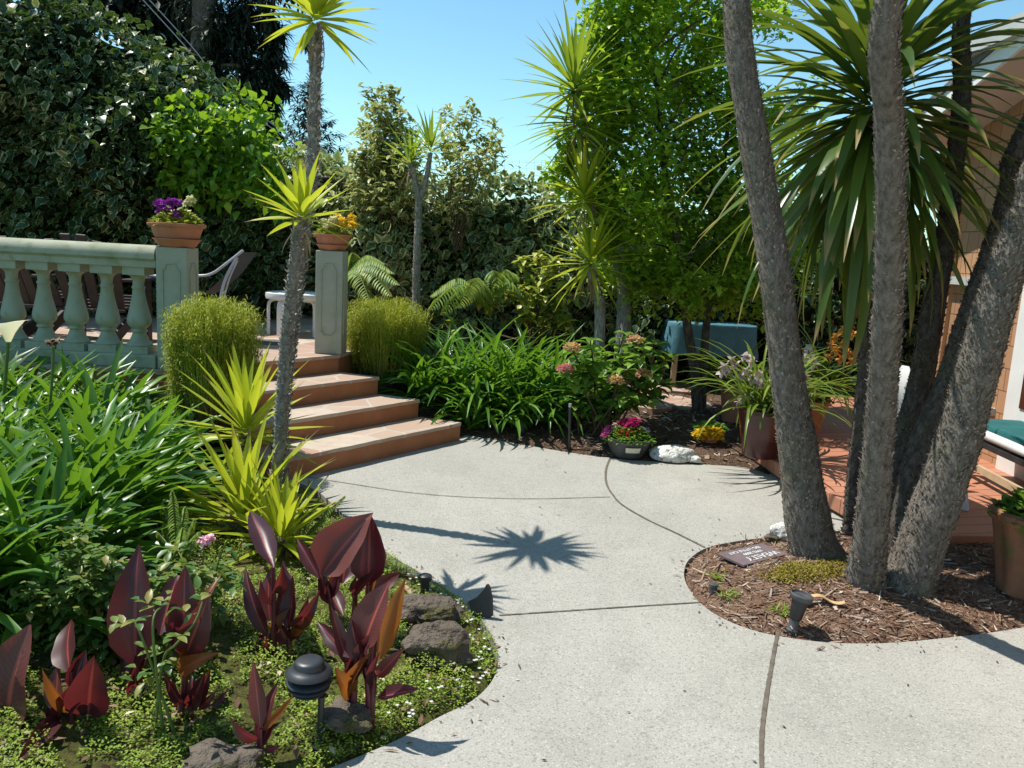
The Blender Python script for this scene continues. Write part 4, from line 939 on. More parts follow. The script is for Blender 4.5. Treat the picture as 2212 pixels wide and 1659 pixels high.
# spot lamp on the mulch
lb = G(1711, 1352, .03); lb[2] = gz(lb[0], lb[1]); tilt = Matrix.Rotation(.16, 3, 'Y')
t = thing('spot_lamp', 'black ribbed garden spotlight tilted on a spike in the mulch', 'garden light', lb)
def lt(z): return Vector(lb)+tilt @ Vector((0, 0, z))
MB().lathe(lb, [(.012, -.06), (.026, .0), (.03, .012), (.024, .02), (.022, .065), (.014, .07)], 20, axis=tilt).build('base', MAT_BLACKW, t, smooth=True)
MB().lathe(lt(.06), [(.022, 0), (.028, .012), (.036, .09), (.04, .1), (.0415, .1)], 60, .03, 20, axis=tilt).build('housing', MAT_BLACK, t, smooth=True)
MB().lathe(lt(.158), [(.043, 0), (.051, .006), (.053, .026), (.047, .029), (.044, .02), (.01, .018)], 40, axis=tilt).build('rim', MAT_BLACKW, t, smooth=True)
def small_lathe(name, label, cat, p, prof, m, n=20, group=None):
    o = MB().lathe(p, prof, n).build(name, m, None, p, smooth=True); return tag(o, label, cat, group)
p = G(1540, 1278, .02); p[2] = gz(p[0], p[1])
small_lathe('sprinkler_head', 'small black sprinkler head with a pale cap in the mulch island', 'sprinkler', p, [(.02, -.03), (.02, .03), (.023, .032), (.023, .045), (.015, .048), (0, .049)], MAT_BLACKW)
p = G(918, 1268, .05); p[2] = gz(p[0], p[1])+.02
small_lathe('sprinkler_head', 'black sprinkler head standing in the moss beside the starburst shadow', 'sprinkler', p, [(.022, -.05), (.022, .055), (.031, .058), (.033, .068), (.031, .082), (.024, .086), (.012, .09), (.0, .092)], MAT_BLACK)
p = G(1127, 944, .0); p[2] = gz(p[0], p[1])
small_lathe('sprinkler_head', 'short black sprinkler head at the soil edge right of the bottom step', 'sprinkler', p, [(.03, -.03), (.03, .06), (.036, .062), (.036, .075), (0, .078)], MAT_BLACK)
# dry sheath, pebbles
pts = spline([G(1728, 1285, .1), G(1770, 1280, .1), G(1800, 1283, .1), G(1826, 1300, .07)], 14); pts[:, 2] = [gz(a, b)+.02+.015*math.sin(i*.5) for i, (a, b) in enumerate(pts[:, :2])]
m = MB(); m.add([tuple(q+np.array([0, s*.02*(1-.5*abs(i-7)/7), .01*abs(s)])) for i, q in enumerate(pts) for s in (-1, 0, 1)], [(3*i+j, 3*i+3+j, 3*i+4+j, 3*i+1+j) for i in range(13) for j in (0, 1)])
o = m.build('dry_leaf_sheath', MAT_FROND, smooth=True); tag(o, 'curled tan dry palm sheath lying behind the spotlight', 'dry leaf')
so = o.modifiers.new('solid', 'SOLIDIFY'); so.thickness = .003
def rock(label, c, size, seed, m=MAT_ROCK, name='rock', rough=.3, group=None, flat=-.4):
    c = np.array(c, float); o = MB().blob(c, size, seed, rough, 4, flat).build(name, m, None, (c[0], c[1], c[2]), smooth=True)
    return tag(o, label, 'rock', group)
q = G(1692, 1163, .03); rock('white rock tucked against the leftmost palm trunk', (q[0]+.02, q[1]+.03, .05), (.09, .07, .07), 3, MAT_WROCK, 'white_rock', .25)
q = G(1668, 1166, .03); rock('small grey stone beside the white rock at the palm foot', (q[0], q[1], .035), (.045, .04, .035), 5, MAT_ROCK)
# chips on the island
def scatter(name, label, poly, n, L, Wd, m, zoff=.004, el=.12, cat='mulch', prof='chip', seg=1, hcheck=None, dens=None):
    pl_ = np.array(poly); lo_, hi = pl_.min(0), pl_.max(0)
    p = lo_+rng.random((n*3, 2))*(hi-lo_); p = p[pdist(p, pl_) > .01]
    p = p[-pdist(p, PATHA) > .015][:n]; k = len(p)
    z = ground_h(p[:, 0], p[:, 1])+zoff
    b = np.stack([p[:, 0], p[:, 1], z], -1)
    ls = L*np.exp(rng.normal(0, .5, k))
    o = leafobj(name, blades(b, rng.random(k)*6.28, rng.normal(el, .18, k), ls, Wd*np.exp(rng.normal(0, .4, k)), .15, prof, seg, .05, rng.normal(0, .35, k)), m, None, (p[0][0], p[0][1], 0))
    o['kind'] = 'stuff'; o['label'] = label; o['category'] = cat
    return o
ISL = [(.9, 3.35), (4.5, 3.3), (4.5, 4.75), (2.6, 4.7), (2.25, 5.2), (1.2, 5.0), (.9, 4.5)]
scatter('bark_chips', 'shredded bark chips covering the palm island', ISL, 9000, .034, .009, L_CHIP)
scatter('leaf_litter', 'dry leaf litter and chips over the back border soil', [(-.5, 6.4), (2.1, 6.4), (2.4, 9.5), (-.7, 9.5)], 2600, .05, .02, L_LITTER, el=.15, cat='leaf litter')
for px, py in ((1707, 1272), (1571, 1270), (1660, 1210), (1700, 1360)):
    pass
def tuft(name, label, cat, p, n, L, Wd, m, e=(.7, .3), prof='strap', r=.02, group=None, droop=.7):
    b = np.array(p)[None]+np.stack([rng.normal(0, r, n), rng.normal(0, r, n), np.zeros(n)], -1)
    o = leafobj(name, blades(b, rng.random(n)*6.28, rng.normal(*e, n), L*(.5+.7*rng.random(n)), Wd, droop, prof, 4, .15), m, None, p)
    return tag(o, label, cat, group)
for px, py, lb_ in ((1568, 1292, 'tuft of bright grass in front of the island sprinkler'), (1548, 1252, 'small grass weed behind the island sprinkler'), (1690, 1330, 'tiny weed at the lower rim of the mulch island')):
    q = G(px, py, .02); q[2] = gz(q[0], q[1]); tuft('grass_tuft', lb_, 'weed', q, 26, .07, .006, L_COVER)

# ================================================================== HOUSE
hx, hy, x0r = 4.0, 7.7, 3.5
t = thing('shingle_house', 'tan shingled house corner with white rake boards and a white glazed door', 'house', (hx, 6.0, 0))
zr = lambda y: 2.80+(7.95-y)*.272            # rake height over the wall line
MB().add([(hx, hy, .05), (hx, -1, .05), (hx, -1, zr(-1)), (hx, hy, zr(hy)), (hx+6, hy, .05), (hx+6, hy, zr(hy))], [(0, 3, 2, 1), (0, 4, 5, 3)]).build('wall', MAT_SHING, t)
MB().box((hx-.012, hy-.045, 1.4), (.05, .11, 2.75)).build('corner_board', MAT_CORNER, t, bevel=.004)
# band boards seen at the corner
MB().box((hx-.03, 7.2, 1.60), (.1, 1.05, .07)).build('ledge', MAT_TRIMGREY, t)
MB().box((hx-.02, 7.2, .55), (.06, 1.05, .06)).build('ledge', MAT_TRIMGREY, t)
rf = MB(); y0, y1 = 8.0, -1.5
for (xa, xb), dz0, dz1, mm, nm in (((x0r+.03, hx+6), .01, .035, MAT_PINKBEIGE, 'soffit'), ((x0r-.02, hx+6.2), .16, .21, MAT_ROOF, 'roof')):
    v = [(x, y, zr(y)+d) for d in (dz0, dz1) for x, y in ((xa, y0), (xb, y0), (xb, y1), (xa, y1))]
    MB().add(v, [(3, 2, 1, 0), (4, 5, 6, 7), (0, 1, 5, 4), (1, 2, 6, 5), (2, 3, 7, 6), (3, 0, 4, 7)]).build(nm, mm, t)
v = [(x, y, zr(y)+d) for d in (.0, .155) for x, y in ((x0r, y0+.02), (x0r+.028, y0+.02), (x0r+.028, y1), (x0r, y1))]
MB().add(v, [(3, 2, 1, 0), (4, 5, 6, 7), (0, 1, 5, 4), (1, 2, 6, 5), (2, 3, 7, 6), (3, 0, 4, 7)]).build('rake_board', MAT_WHITE, t)
MB().box((hx+3-.2, y0+.034, zr(y0)+.08), (6.6, .026, .15)).build('eave_board', MAT_WHITE, t)
# upper eave with a boxed grey underside
ua, ub = P(2068, 128, 6.9), P(2320, 20, 5.6)
ut = MB(); d = (ub-ua); d[2] *= 1
o3 = np.array([1.2, .9, -.02])
for dz in (0,):
    v = [ua, ub, ub+o3, ua+o3]; v = [tuple(q) for q in v]+[tuple(q+np.array([0, 0, .14])) for q in v]
    ut.add(v, [(3, 2, 1, 0), (4, 5, 6, 7), (0, 1, 5, 4), (1, 2, 6, 5), (2, 3, 7, 6), (3, 0, 4, 7)])
ut.build('upper_eave', MAT_TRIMGREY, t)
# louvred vent / bracket and wall lamp
m = MB(); vp = P(2095, 430, 6.9)
for i in range(5): m.box((hx-.02, 7.0-.03*i*1.4, 2.25), (.03, .014, .62))
m.build('vent', MAT_TRIMGREY, t)
# door
dy0, dy1 = 6.35, 4.9
dt = MB().box((hx-.015, (dy0+dy1)/2, 1.17), (.09, dy0-dy1+.24, 2.1)).build('door', MAT_WHITE, t, bevel=.006)
MB().box((hx-.064, (dy0+dy1)/2, 1.37), (.012, dy0-dy1-.16, 1.42)).build('pane', MAT_GLASS, dt)
MB().box((hx-.06, (dy0+dy1)/2, .1), (.16, dy0-dy1+.3, .05)).build('sill', MAT_TRIMGREY, dt, bevel=.004)

# ================================================================== DECK FURNITURE AND POTS
# sun lounger
a = P(2108, 912, 6.1); b_ = P(2232, 950, 5.35); a[2] = b_[2] = .50
ax = (b_-a); ax[2] = 0; ax /= np.linalg.norm(ax); sd = np.array([-ax[1], ax[0], 0])*1.0
t = thing('sun_lounger', 'white framed sun lounger with a teal cushion at the right edge of the deck', 'sun lounger', (b_[0], b_[1], .13))
if sd[0] < 0: sd = -sd
A = a-ax*.1; B = A+ax*1.75; Cc = A+sd*.5-np.array([0, 0, .04]); D = Cc+ax*1.75
MB().tube(spline([A, (A+B)/2, B, B+ax*.07+[0, 0, -.06], B+ax*.09+[0, 0, -.2], B+ax*.09+[0, 0, -.36]], 26), .035, 12).build('side_rail', MAT_PLASTIC, t, smooth=True)
MB().tube(spline([Cc, (Cc+D)/2, D, D+ax*.07+[0, 0, -.06], D+ax*.09+[0, 0, -.2], D+ax*.09+[0, 0, -.36]], 26), .035, 12).build('side_rail', MAT_PLASTIC, t, smooth=True)
MB().bar(B+[0, 0, 0], D, .06, .05).build('end_rail', MAT_PLASTIC, t, bevel=.01)
MB().bar(A+[0, 0, -.26], B+[0, 0, -.28], .03, .05).build('brace', MAT_PALEWOOD, t)
MB().bar((A+Cc)/2+[0, 0, -.05], (B+D)/2+[0, 0, -.05], .56, .04).build('base_panel', MAT_BLACK, t)
for q in (A, Cc): MB().bar(q, q+np.array([0, 0, -.37]), .05, .04, up=(1, 0, 0)).build('leg', MAT_PLASTIC, t)
cm = MB(); mm_ = (A+Cc)/2
for i in range(4):
    u = mm_+ax*(.13+.43*i)+np.array([0, 0, .055]); cm.box(u, (.425, .46, .07+.012*(i % 2)), math.atan2(ax[1], ax[0]))
cm.build('cushion', MAT_CUSH, t, bevel=.025)
# white plastic chair behind the palms
def plastic_chair(x, y, rz, label):
    t = thing('plastic_chair', label, 'chair', (x, y, .13), 'white plastic chairs behind the palms')
    m3 = Matrix.Rotation(rz, 3, 'Z')
    def w(u, v, z): q = m3 @ Vector((u, v, 0)); return (x+q.x, y+q.y, .13+z)
    m = MB(); n = 9
    vs = [w(.25*math.sin(s), .2+.08*math.cos(s*1.2)+.1*(h), .42+.42*h*(1-.12*(s/1.2)**2)) for h in (0, .5, 1) for s in np.linspace(-1.1, 1.1, n)]
    m.add(vs, [(j*n+i, j*n+i+1, (j+1)*n+i+1, (j+1)*n+i) for j in range(2) for i in range(n-1)])
    o = m.build('backrest', MAT_PLASTIC, t, smooth=True); s_ = o.modifiers.new('solid', 'SOLIDIFY'); s_.thickness = .018
    MB().box(w(0, -.02, .42), (.46, .46, .025), rz).build('seat', MAT_PLASTIC, t, bevel=.01)
    for u in (-1, 1):
        for v in (-1, 1): MB().bar(w(u*.2, v*.2, .41), w(u*.25, v*.27, 0), .05, .02, up=(1, .3, 0)).build('leg', MAT_PLASTIC, t, bevel=.005)
        MB().tube(spline([w(u*.24, .22, .68), w(u*.28, .0, .66), w(u*.28, -.18, .63), w(u*.25, -.22, .42)], 12), .018, 8).build('armrest', MAT_PLASTIC, t, smooth=True)
    return t
q = P(1960, 850, 6.3); plastic_chair(q[0]+.08, 6.35, 2.3, 'white plastic garden chair seen between the middle and dark trunks')
q = G(2085, 1103, .13); plastic_chair(q[0]-.25, q[1]+.27, 0.0, 'white plastic garden chair behind the thick leaning trunk')

def pot(name, label, p, prof, m, group=None, flute=0, nf=0):
    t = thing(name, label, 'plant pot', p, group)
    MB().lathe(p, prof, 48, flute, nf).build('pot', m, t, smooth=True)
    return t
def arching(t, name, c, n, L, Wd, m, e0=.3, e1=1.4, droop=1.4, seg=8, r=.05):
    b = np.array(c)[None]+np.stack([rng.normal(0, r, n), rng.normal(0, r, n), np.zeros(n)], -1)
    leafobj(name, blades(b, rng.random(n)*6.28, rng.uniform(e0, e1, n), L*(.6+.6*rng.random(n)), Wd*(.8+.4*rng.random(n)), droop*(.5+rng.random(n)), 'strap', seg, .2), m, t)
def orchid_flowers(t, pix, Y, m, size=.035, root=None):
    sm = MB()
    for px, py in pix:
        c = P(px, py, Y+rng.normal(0, .06)); k = 5
        az = np.linspace(0, 6.28, k, False)+rng.random()*2; f = rng.normal(0, .5)
        # petals around an axis that faces the viewer
        d = np.stack([np.cos(az), np.full(k, -.35), np.sin(az)], -1); d /= np.linalg.norm(d, axis=1)[:, None]
        leafobj('flower', [blades(np.repeat([c], k, 0), np.arctan2(d[:, 1], d[:, 0]), np.arcsin(d[:, 2]), size*(.9+.3*rng.random(k)), size*.8, .4, 'oval', 3, .15, rng.normal(0, .5, k)),
                           blossom(c+[0, -.012, 0], size*.2, 10, size*.3)], m, t)
    if root is not None:
        pts = [root]+[P(a, b, Y) for a, b in pix[::max(1, len(pix)//4)]]
        sm.tube(spline(pts, 20), .005, 5, False); sm.build('flower_stem', MAT_GSTEM, t, smooth=True)
# red glazed pot with pale pink orchid on the deck corner
p = np.array([2.2, 6.72, .131]); p[:2] = G(1642, 985, .13)[:2]
t = pot('orchid_pot', 'dark red glazed pot with pale pink orchids at the deck corner', p, [(.13, 0), (.145, .01), (.18, .2), (.205, .36), (.215, .365), (.215, .39), (.195, .392), (.19, .36), (0, .35)], MAT_GLAZE, 'orchid pots on the deck')
arching(t, 'leaves', p+[0, 0, .36], 130, .78, .024, L_ORCH, .35, 1.5, 1.35, r=.08)
orchid_flowers(t, [(1562, 792), (1575, 806), (1590, 790), (1600, 812), (1612, 800), (1625, 820), (1640, 808), (1580, 778), (1640, 830), (1560, 806), (1610, 770), (1625, 782)], 6.4, F_ORP, .052, p+[0, 0, .36])
orchid_flowers(t, [(1598, 868), (1610, 880), (1605, 858)], 6.5, F_ORP, .055)
p = np.array([2.75, 7.6, .131]); p[:2] = G(1742, 930, .13)[:2]
t = pot('orchid_pot', 'plant pot with orange orchids half hidden behind the leftmost palm', p, [(.12, 0), (.17, .26), (.185, .265), (.185, .3), (.165, .3), (0, .28)], MAT_TERRA, 'orchid pots on the deck')
arching(t, 'leaves', p+[.05, 0, .28], 110, .85, .026, L_ORCH, .3, 1.45, 1.5, r=.09)
orchid_flowers(t, [(1838, 702), (1842, 722), (1822, 712), (1805, 728), (1822, 742), (1806, 756), (1830, 762), (1842, 770), (1790, 772), (1815, 775), (1838, 780), (1795, 745)], 7.1, F_ORO, .055, p+[0, 0, .3])
orchid_flowers(t, [(1746, 762), (1752, 776), (1760, 788), (1742, 775), (1740, 815), (1748, 825)], 7.0, F_ORP, .052, p+[0, 0, .3])
# small buddha figure
q = P(1738, 822, 7.9); q[2] = max(q[2]-.02, .42)
MB().lathe((q[0], q[1], .131), [(.13, 0), (.13, .02), (.1, .05), (.1, q[2]-.19), (.14, q[2]-.15), (.14, q[2]-.132)], 28).build('pedestal', MAT_TRIMGREY, smooth=True)
o = bpy.context.scene.objects['pedestal']; tag(o, 'grey stone pedestal under the white statue behind the leftmost palm', 'pedestal')
q[2] += .0
sb = thing('statue', 'small white seated figure statue behind the leftmost palm trunk', 'statue', (q[0], q[1], q[2]))
m = MB().lathe(q, [(.105, 0), (.125, .02), (.125, .05), (.1, .075), (.07, .09), (.062, .12), (.078, .17), (.082, .2), (.06, .225), (.028, .235), (.027, .25)], 28)
for sx in (-1, 1):
    m.tube(spline([q+[sx*.075, 0, .205], q+[sx*.115, -.02, .13], q+[sx*.07, -.09, .085], q+[0, -.11, .08]], 12), [.03]*4+[.026]*4+[.02]*4, 10)
    m.tube(spline([q+[sx*.05, 0, .05], q+[sx*.135, -.06, .04], q+[sx*.04, -.13, .035]], 10), .04, 10)
m.build('body', MAT_WROCK, sb, smooth=True)
MB().lathe(q+[0, -.005, .245], [(.02, 0), (.04, .012), (.05, .04), (.05, .065), (.04, .09), (.03, .1), (.026, .118), (.012, .13), (0, .132)], 24).lathe(q+[0, -.056, .28], [(.008, 0), (.011, .006), (.006, .02)], 8).build('head', MAT_WROCK, sb, smooth=True)
# mossy terracotta pot at the right edge
p = G(2218, 1285, .03); p[2] = gz(p[0], p[1])-.01
t = pot('mossy_pot', 'large fluted terracotta pot with green moss at the right edge of the island', p, [(.13, 0), (.15, .02), (.145, .06), (.16, .16), (.185, .3), (.2, .38), (.225, .4), (.225, .44), (.2, .45), (.19, .4), (0, .4)], MAT_OLDTERRA, flute=.05, nf=9)
leafobj('leaves', foliage_dome(p+[0, 0, .4], .2, .16, 420, .06), L_HYD, t)
# brown pot by the tree
p = G(1590, 905, .02); p = np.array([2.32, 8.2, gz(2.32, 8.2)])
t = pot('clay_pot', 'brown clay pot in the shade beside the forked tree trunk', p, [(.16, 0), (.2, .3), (.22, .31), (.22, .36), (.19, .36), (0, .33)], MAT_TERRA)
arching(t, 'leaves', p+[0, 0, .33], 60, .6, .022, L_ORCH, .3, 1.4, 1.3)

# teal table
a, b = P(1447, 700, 10.0), P(1640, 706, 10.0); zt_ = float(P(1540, 700, 10.0)[2]); cx_ = (a[0]+b[0])/2; wx = (b[0]-a[0])
t = thing('garden_table', 'garden table under a draped teal cloth at the back right', 'table', (cx_, 10.3, .02))
ang_ = np.linspace(0, 2*math.pi, 73)[:-1]
def sq(a_, sx, sy, k=.35): c, s = math.cos(a_), math.sin(a_); r = (abs(c)**(2/k)+abs(s)**(2/k))**(-k/2); return c*r*sx, s*r*sy
m = MB(); rows = [(.985, 0), (1, -.01), (1.0, -.06), (1.01, -.14), (1.02, -.22), (1.035, -.30), (1.05, -.38)]
v = []
for s_, dz in rows:
    for a_ in ang_:
        x, y = sq(a_, wx/2*s_, .4*s_); f_ = 1+(.05*math.sin(a_*13+.6*math.sin(a_*3))+.03*math.sin(a_*29))*(-dz/.33); v.append((cx_+x*f_, 10.3+y*f_, zt_+dz+.015*math.sin(a_*9)*(dz < -.3)))
n = 72
m.add(v, [(j*n+i, (j+1)*n+i, (j+1)*n+(i+1) % n, j*n+(i+1) % n) for j in range(6) for i in range(n)]+[tuple(range(n))])
m.build('tablecloth', MAT_TEAL, t, smooth=True)
for sx in (-1, 1):
    for sy in (-1, 1): MB().bar((cx_+sx*wx*.4, 10.3+sy*.3, zt_-.02), (cx_+sx*wx*.42, 10.3+sy*.31, .0), .06, .06, up=(1, 0, 0)).build('leg', MAT_PALEWOOD, t)
for i, (px, py, sx, sy) in enumerate(((1440, 868, .34, .2), (1475, 842, .3, .2), (1430, 838, .3, .2), (1490, 876, .25, .18), (1400, 880, .28, .16))):
    q = G(px, py, .06); z = gz(q[0], q[1])
    pg = [(q[0]+math.cos(a_)*sx*(.85+.25*rng.random()), q[1]+math.sin(a_)*sy*2*(.85+.25*rng.random())) for a_ in np.linspace(0, 6.28, 9)[:-1]]
    o = MB().prism(pg, z-.03, z+.022+.002*i).build('stepping_stone', MAT_FLAG, bevel=.005); o['kind'] = 'structure'

# ================================================================== BORDER PLANTS
def broom(label, c, rx, ry, z0, z1, n):
    t = thing('broom_shrub', label, 'shrub', (c[0], c[1], z0), 'clipped golden shrubs beside the steps')
    a = rng.random(n)*6.283; q = np.sqrt(rng.random(n)); H = z1-z0
    top = np.stack([np.cos(a)*q*rx, np.sin(a)*q*ry], -1)
    lump = vnoise(top[:, 0], top[:, 1], 9, n % 7+c[0])
    frac = rng.random(n)**.6; hl = H*(1-.16*q**4+.035*lump)*(.35+.65*frac); top = top*(1+.12*vnoise(a, a*0, 2.3, c[0]))[:, None]
    b = np.stack([c[0]+top[:, 0]*(.32+.5*rng.random(n)), c[1]+top[:, 1]*(.32+.5*rng.random(n)), np.full(n, z0)], -1)
    tip = np.stack([c[0]+top[:, 0]*(1-.12*(1-frac)), c[1]+top[:, 1], z0+hl], -1)
    # every stem ends in a soft feathery top
    d = tip-b; L = np.linalg.norm(d, axis=1)
    az = np.arctan2(d[:, 1], d[:, 0]); el = np.arcsin(np.clip(d[:, 2]/L, -1, 1))
    parts = [blades(b, az, el+.06, L, .008, .12, 'thin', 5, .1)]
    m2 = n*6; j = rng.integers(0, n, m2); s = 1-.42*rng.random(m2)**1.5
    pp = b[j]+d[j]*s[:, None]+rng.normal(0, .008, (m2, 3))
    lv = blades(pp, rng.random(m2)*6.28, rng.normal(.7, .5, m2), .045*(.6+.8*rng.random(m2)), .006, 1.3, 'thin', 3, .1)
    lv[2][:, 1] = .6+.4*lv[2][:, 1]
    parts.append(lv)
    leafobj('foliage', parts, L_BROOM, t)
    MB().lathe((c[0], c[1], z0-.3), [(rx*.5, 0), (rx*.52, .3), (rx*.7, .3+H*.45), (rx*.6, .3+H*.6), (0, .3+H*.68)], 20).build('shade_core', MAT_SHADE, t, smooth=True)  # solid dark core painted as shade between the stems
    return t
c = P(461, 700, 5.55); zt_ = float(P(461, 638, 5.55)[2])
broom('golden green clipped shrub in front of the left pillar', (c[0], 5.55), PX(106, c), .32, .28, zt_, 4600)
c = P(832, 720, 7.85); zt_ = float(P(832, 642, 7.85)[2])
broom('golden green rounded shrub right of the steps and pillar', (c[0], 7.85), PX(96, c), .4, .25, zt_, 4600)

def strap_clump(pts, n_each, L, Wd, e0=.5, e1=1.45, droop=1.2, lv=.35):
    parts = []
    for x, y, z, k in pts:
        n = n_each
        b = np.stack([x+rng.normal(0, .06, n), y+rng.normal(0, .06, n), np.full(n, z)], -1)
        parts.append(blades(b, rng.random(n)*6.283, rng.uniform(e0, e1, n), L*k*(1-lv+2*lv*rng.random(n)), Wd*(.7+.5*rng.random(n)), droop*(.5+rng.random(n)), 'strap', 7, .18, rng.normal(0, .3, n)))
    return parts
pts = [(x, y, gz(x, y), k) for x, y, k in ((-.72, 7.75, .9), (-.5, 7.6, .95), (-.25, 7.7, 1.05), (0, 7.65, 1.05), (.22, 7.7, 1), (.4, 7.6, .9), (-.1, 7.95, 1.15), (-.4, 8.0, 1.15), (.2, 8.0, 1.1), (-.85, 7.5, .7), (-.3, 7.4, .7), (.1, 7.42, .7))]
t = thing('agapanthus', 'big strappy green agapanthus clump between the golden shrub and the hydrangea', 'plant', (-.2, 7.7, 0))
leafobj('leaves', strap_clump(pts, 80, .82, .04, .55, 1.5, 1.15), L_AGA, t)

# agapanthus mass on the left
LB = np.array([tuple(G(*q, .15)[:2]) for q in ((-60, 1420), (60, 1370), (180, 1280), (300, 1170), (345, 1090), (380, 1010), (385, 930))]+[(-2.1, 5.3), (-2.5, 5.75), (-7, 5.6), (-5, 3.0)])
p = LB.min(0)+rng.random((900, 2))*(LB.max(0)-LB.min(0)); p = p[pdist(p, LB) > .06]; p = p[p[:, 0] > -.75*p[:, 1]-.6][:210]
pts = [(a, b, gz(a, b)+.06*(b > 5), (.75+.45*rng.random())*(1.0+.2*max(0, min(1, (b-4.4)/1.0)))) for a, b in p]
o = leafobj('agapanthus_bed', strap_clump(pts, 30, .52, .05, .5, 1.5, .95), L_AGA, None, (p[:, 0].mean(), p[:, 1].mean(), 0))
o['kind'] = 'stuff'; o['label'] = 'mass of glossy strap leaved agapanthus filling the left bed below the balustrade'; o['category'] = 'plants'
print('aga clumps', len(pts))
# calla lily and spent flower heads
def stalk(t, a, b, r, m=MAT_GSTEM): MB().tube(spline([a, (np.array(a)+b)/2+rng.normal(0, .02, 3), b], 10), r, 7).build('stem', m, t, smooth=True)
tp = P(18, 738, 4.6); bs = P(0, 1000, 4.6); bs[2] = .2
t = thing('calla_lily', 'single cream calla lily at the left picture edge', 'flower', bs)
stalk(t, bs, tp, .01)
v = []; n = 24
for r_, z, off in ((.012, 0, 0), (.03, .05, .004), (.045, .085, .012), (.062, .105, .03), (.075, .11, .05)):
    for i in range(n):
        a_ = 2*math.pi*i/n; v.append((tp[0]+math.cos(a_)*r_*1.15+off*.8*(math.cos(a_) > 0)*math.cos(a_), tp[1]+math.sin(a_)*r_, tp[2]+z+.02*math.cos(a_)*(z > .09)))
V = np.array(v); f = np.array([(j*n+i, j*n+(i+1) % n, (j+1)*n+(i+1) % n, (j+1)*n+i) for j in range(4) for i in range(n)])
leafobj('flower', (V, f, np.full((len(V), 2), .5), np.repeat(np.linspace(0, 1, 5), n)), F_CALLA, t)
tp = P(116, 742, 4.75); bs = tp.copy(); bs[2] = .2; bs[0] -= .12
t = thing('spent_flower', 'brown spent flower head on a tall stalk beside the calla lily', 'flower', bs); stalk(t, bs, tp, .008)
leafobj('flower', blossom(tp, .02, 40, .03), L_LITTER, t)

# hydrangea
hb = np.array([.82, 7.25, 0]); hb[2] = gz(hb[0], hb[1])
t = thing('hydrangea', 'leafy hydrangea bush with a few rosy and yellow flower heads', 'shrub', hb)
tips = [(1232, 750), (1222, 800), (1275, 735), (1265, 790), (1310, 770), (1300, 830), (1345, 775), (1350, 720), (1395, 760), (1420, 745), (1425, 800), (1440, 830), (1390, 830), (1340, 830), (1250, 850), (1215, 850), (1285, 870), (1400, 870), (1330, 880), (1445, 770), (1380, 735), (1290, 760), (1240, 880), (1360, 860), (1425, 860)]
sm = MB(); parts = []
for px, py in tips:
    tip = P(px, py, 7.2+rng.normal(0, .22)); r0 = hb+rng.normal(0, .09, 3)*[1, 1, 0]
    mid = r0*.5+tip*.5+[rng.normal(0, .03), 0, .1]; pts = spline([r0, mid, tip], 10); sm.tube(pts, np.linspace(.011, .005, 10), 6)
    for s in (1, .92, .84, .76, .68, .6, .5, .4):
        q = pts[int(s*9)]; k = 4 if s > .5 else 2; a0 = rng.random()*6
        az = a0+np.arange(k)*6.283/k+rng.normal(0, .2, k)
        parts.append(blades(np.repeat([q], k, 0), az, rng.normal(.35 if s == 1 else .05, .25, k), (.14 if s < 1 else .11)*(.75+.5*rng.random(k)), .075*(.8+.4*rng.random(k)), .7, 'oval', 5, .18))
sm.build('branches', MAT_TWIG, t, smooth=True); leafobj('leaves', parts, L_HYD, t)
for px, py, mm in ((1236, 752, F_HYD), (1222, 797, F_HYDP), (1390, 808, F_HYD), (1330, 822, F_HYD), (1372, 736, F_HYD)):
    leafobj('flower_head', blossom(P(px, py, 6.82), .058, 190, .026, .55), mm, t)
# spotted laurel and tree ferns
spray_shrub('spotted_laurel', 'yellow spotted laurel bush left of the drooping yucca', P(1150, 740, 9.3), [P(a, b, 9.3+.25*rng.normal()) for a, b in ((1130, 560), (1160, 540), (1190, 570), (1220, 600), (1140, 610), (1175, 640), (1210, 660), (1230, 700), (1090, 640), (1060, 650), (1010, 625), (1180, 700), (1130, 690), (1240, 640), (960, 700), (1200, 560))], 46, .13, L_AUC, spread=.1, lo=.45)
def frond(p0, p1, arch, plen, n=26, m=L_FERN, pw=.02, hang=-.9):
    p0 = np.array(p0); p1 = np.array(p1); s = np.linspace(0, 1, n)
    c = spline([p0, (p0+p1)/2+[0, 0, arch], p1], n); d = np.gradient(c, axis=0)
    az = np.arctan2(d[:, 1], d[:, 0]); pl_ = plen*np.sin(np.pi*np.clip(s*.9+.12, 0, 1))**.7+.01
    out = []
    for sg in (-1, 1):
        out.append(blades(c[2:], az[2:]+sg*1.25, np.full(n-2, hang*.45)+rng.normal(0, .08, n-2), pl_[2:], pw, .9, 'strap', 4, .1))
    w = blades([p0], [0], [0], [.001], [.001])
    return out, c
def fern(name, label, root, ends, arch, plen, n=26, group=None, pw=.02, Y=0):
    t = thing(name, label, 'fern', root, group); parts = []; m = MB()
    for e in ends:
        o_, c = frond(root, e, arch, plen, n, pw=pw); parts += o_; m.tube(c, .004, 5)
    m.build('stalks', MAT_GSTEM, t, smooth=True); leafobj('fronds', parts, L_FERN, t)
    return t
fern('tree_fern', 'tree fern with arching pale fronds right of the forked yucca', P(1050, 650, 9.0), [P(a, b, y) for a, b, y in ((925, 670, 8.3), (955, 680, 8.4), (990, 665, 8.4), (1120, 605, 9.1), (1075, 608, 8.8), (1010, 640, 8.5), (1130, 640, 9), (930, 640, 8.8))], .22, .2, 30)
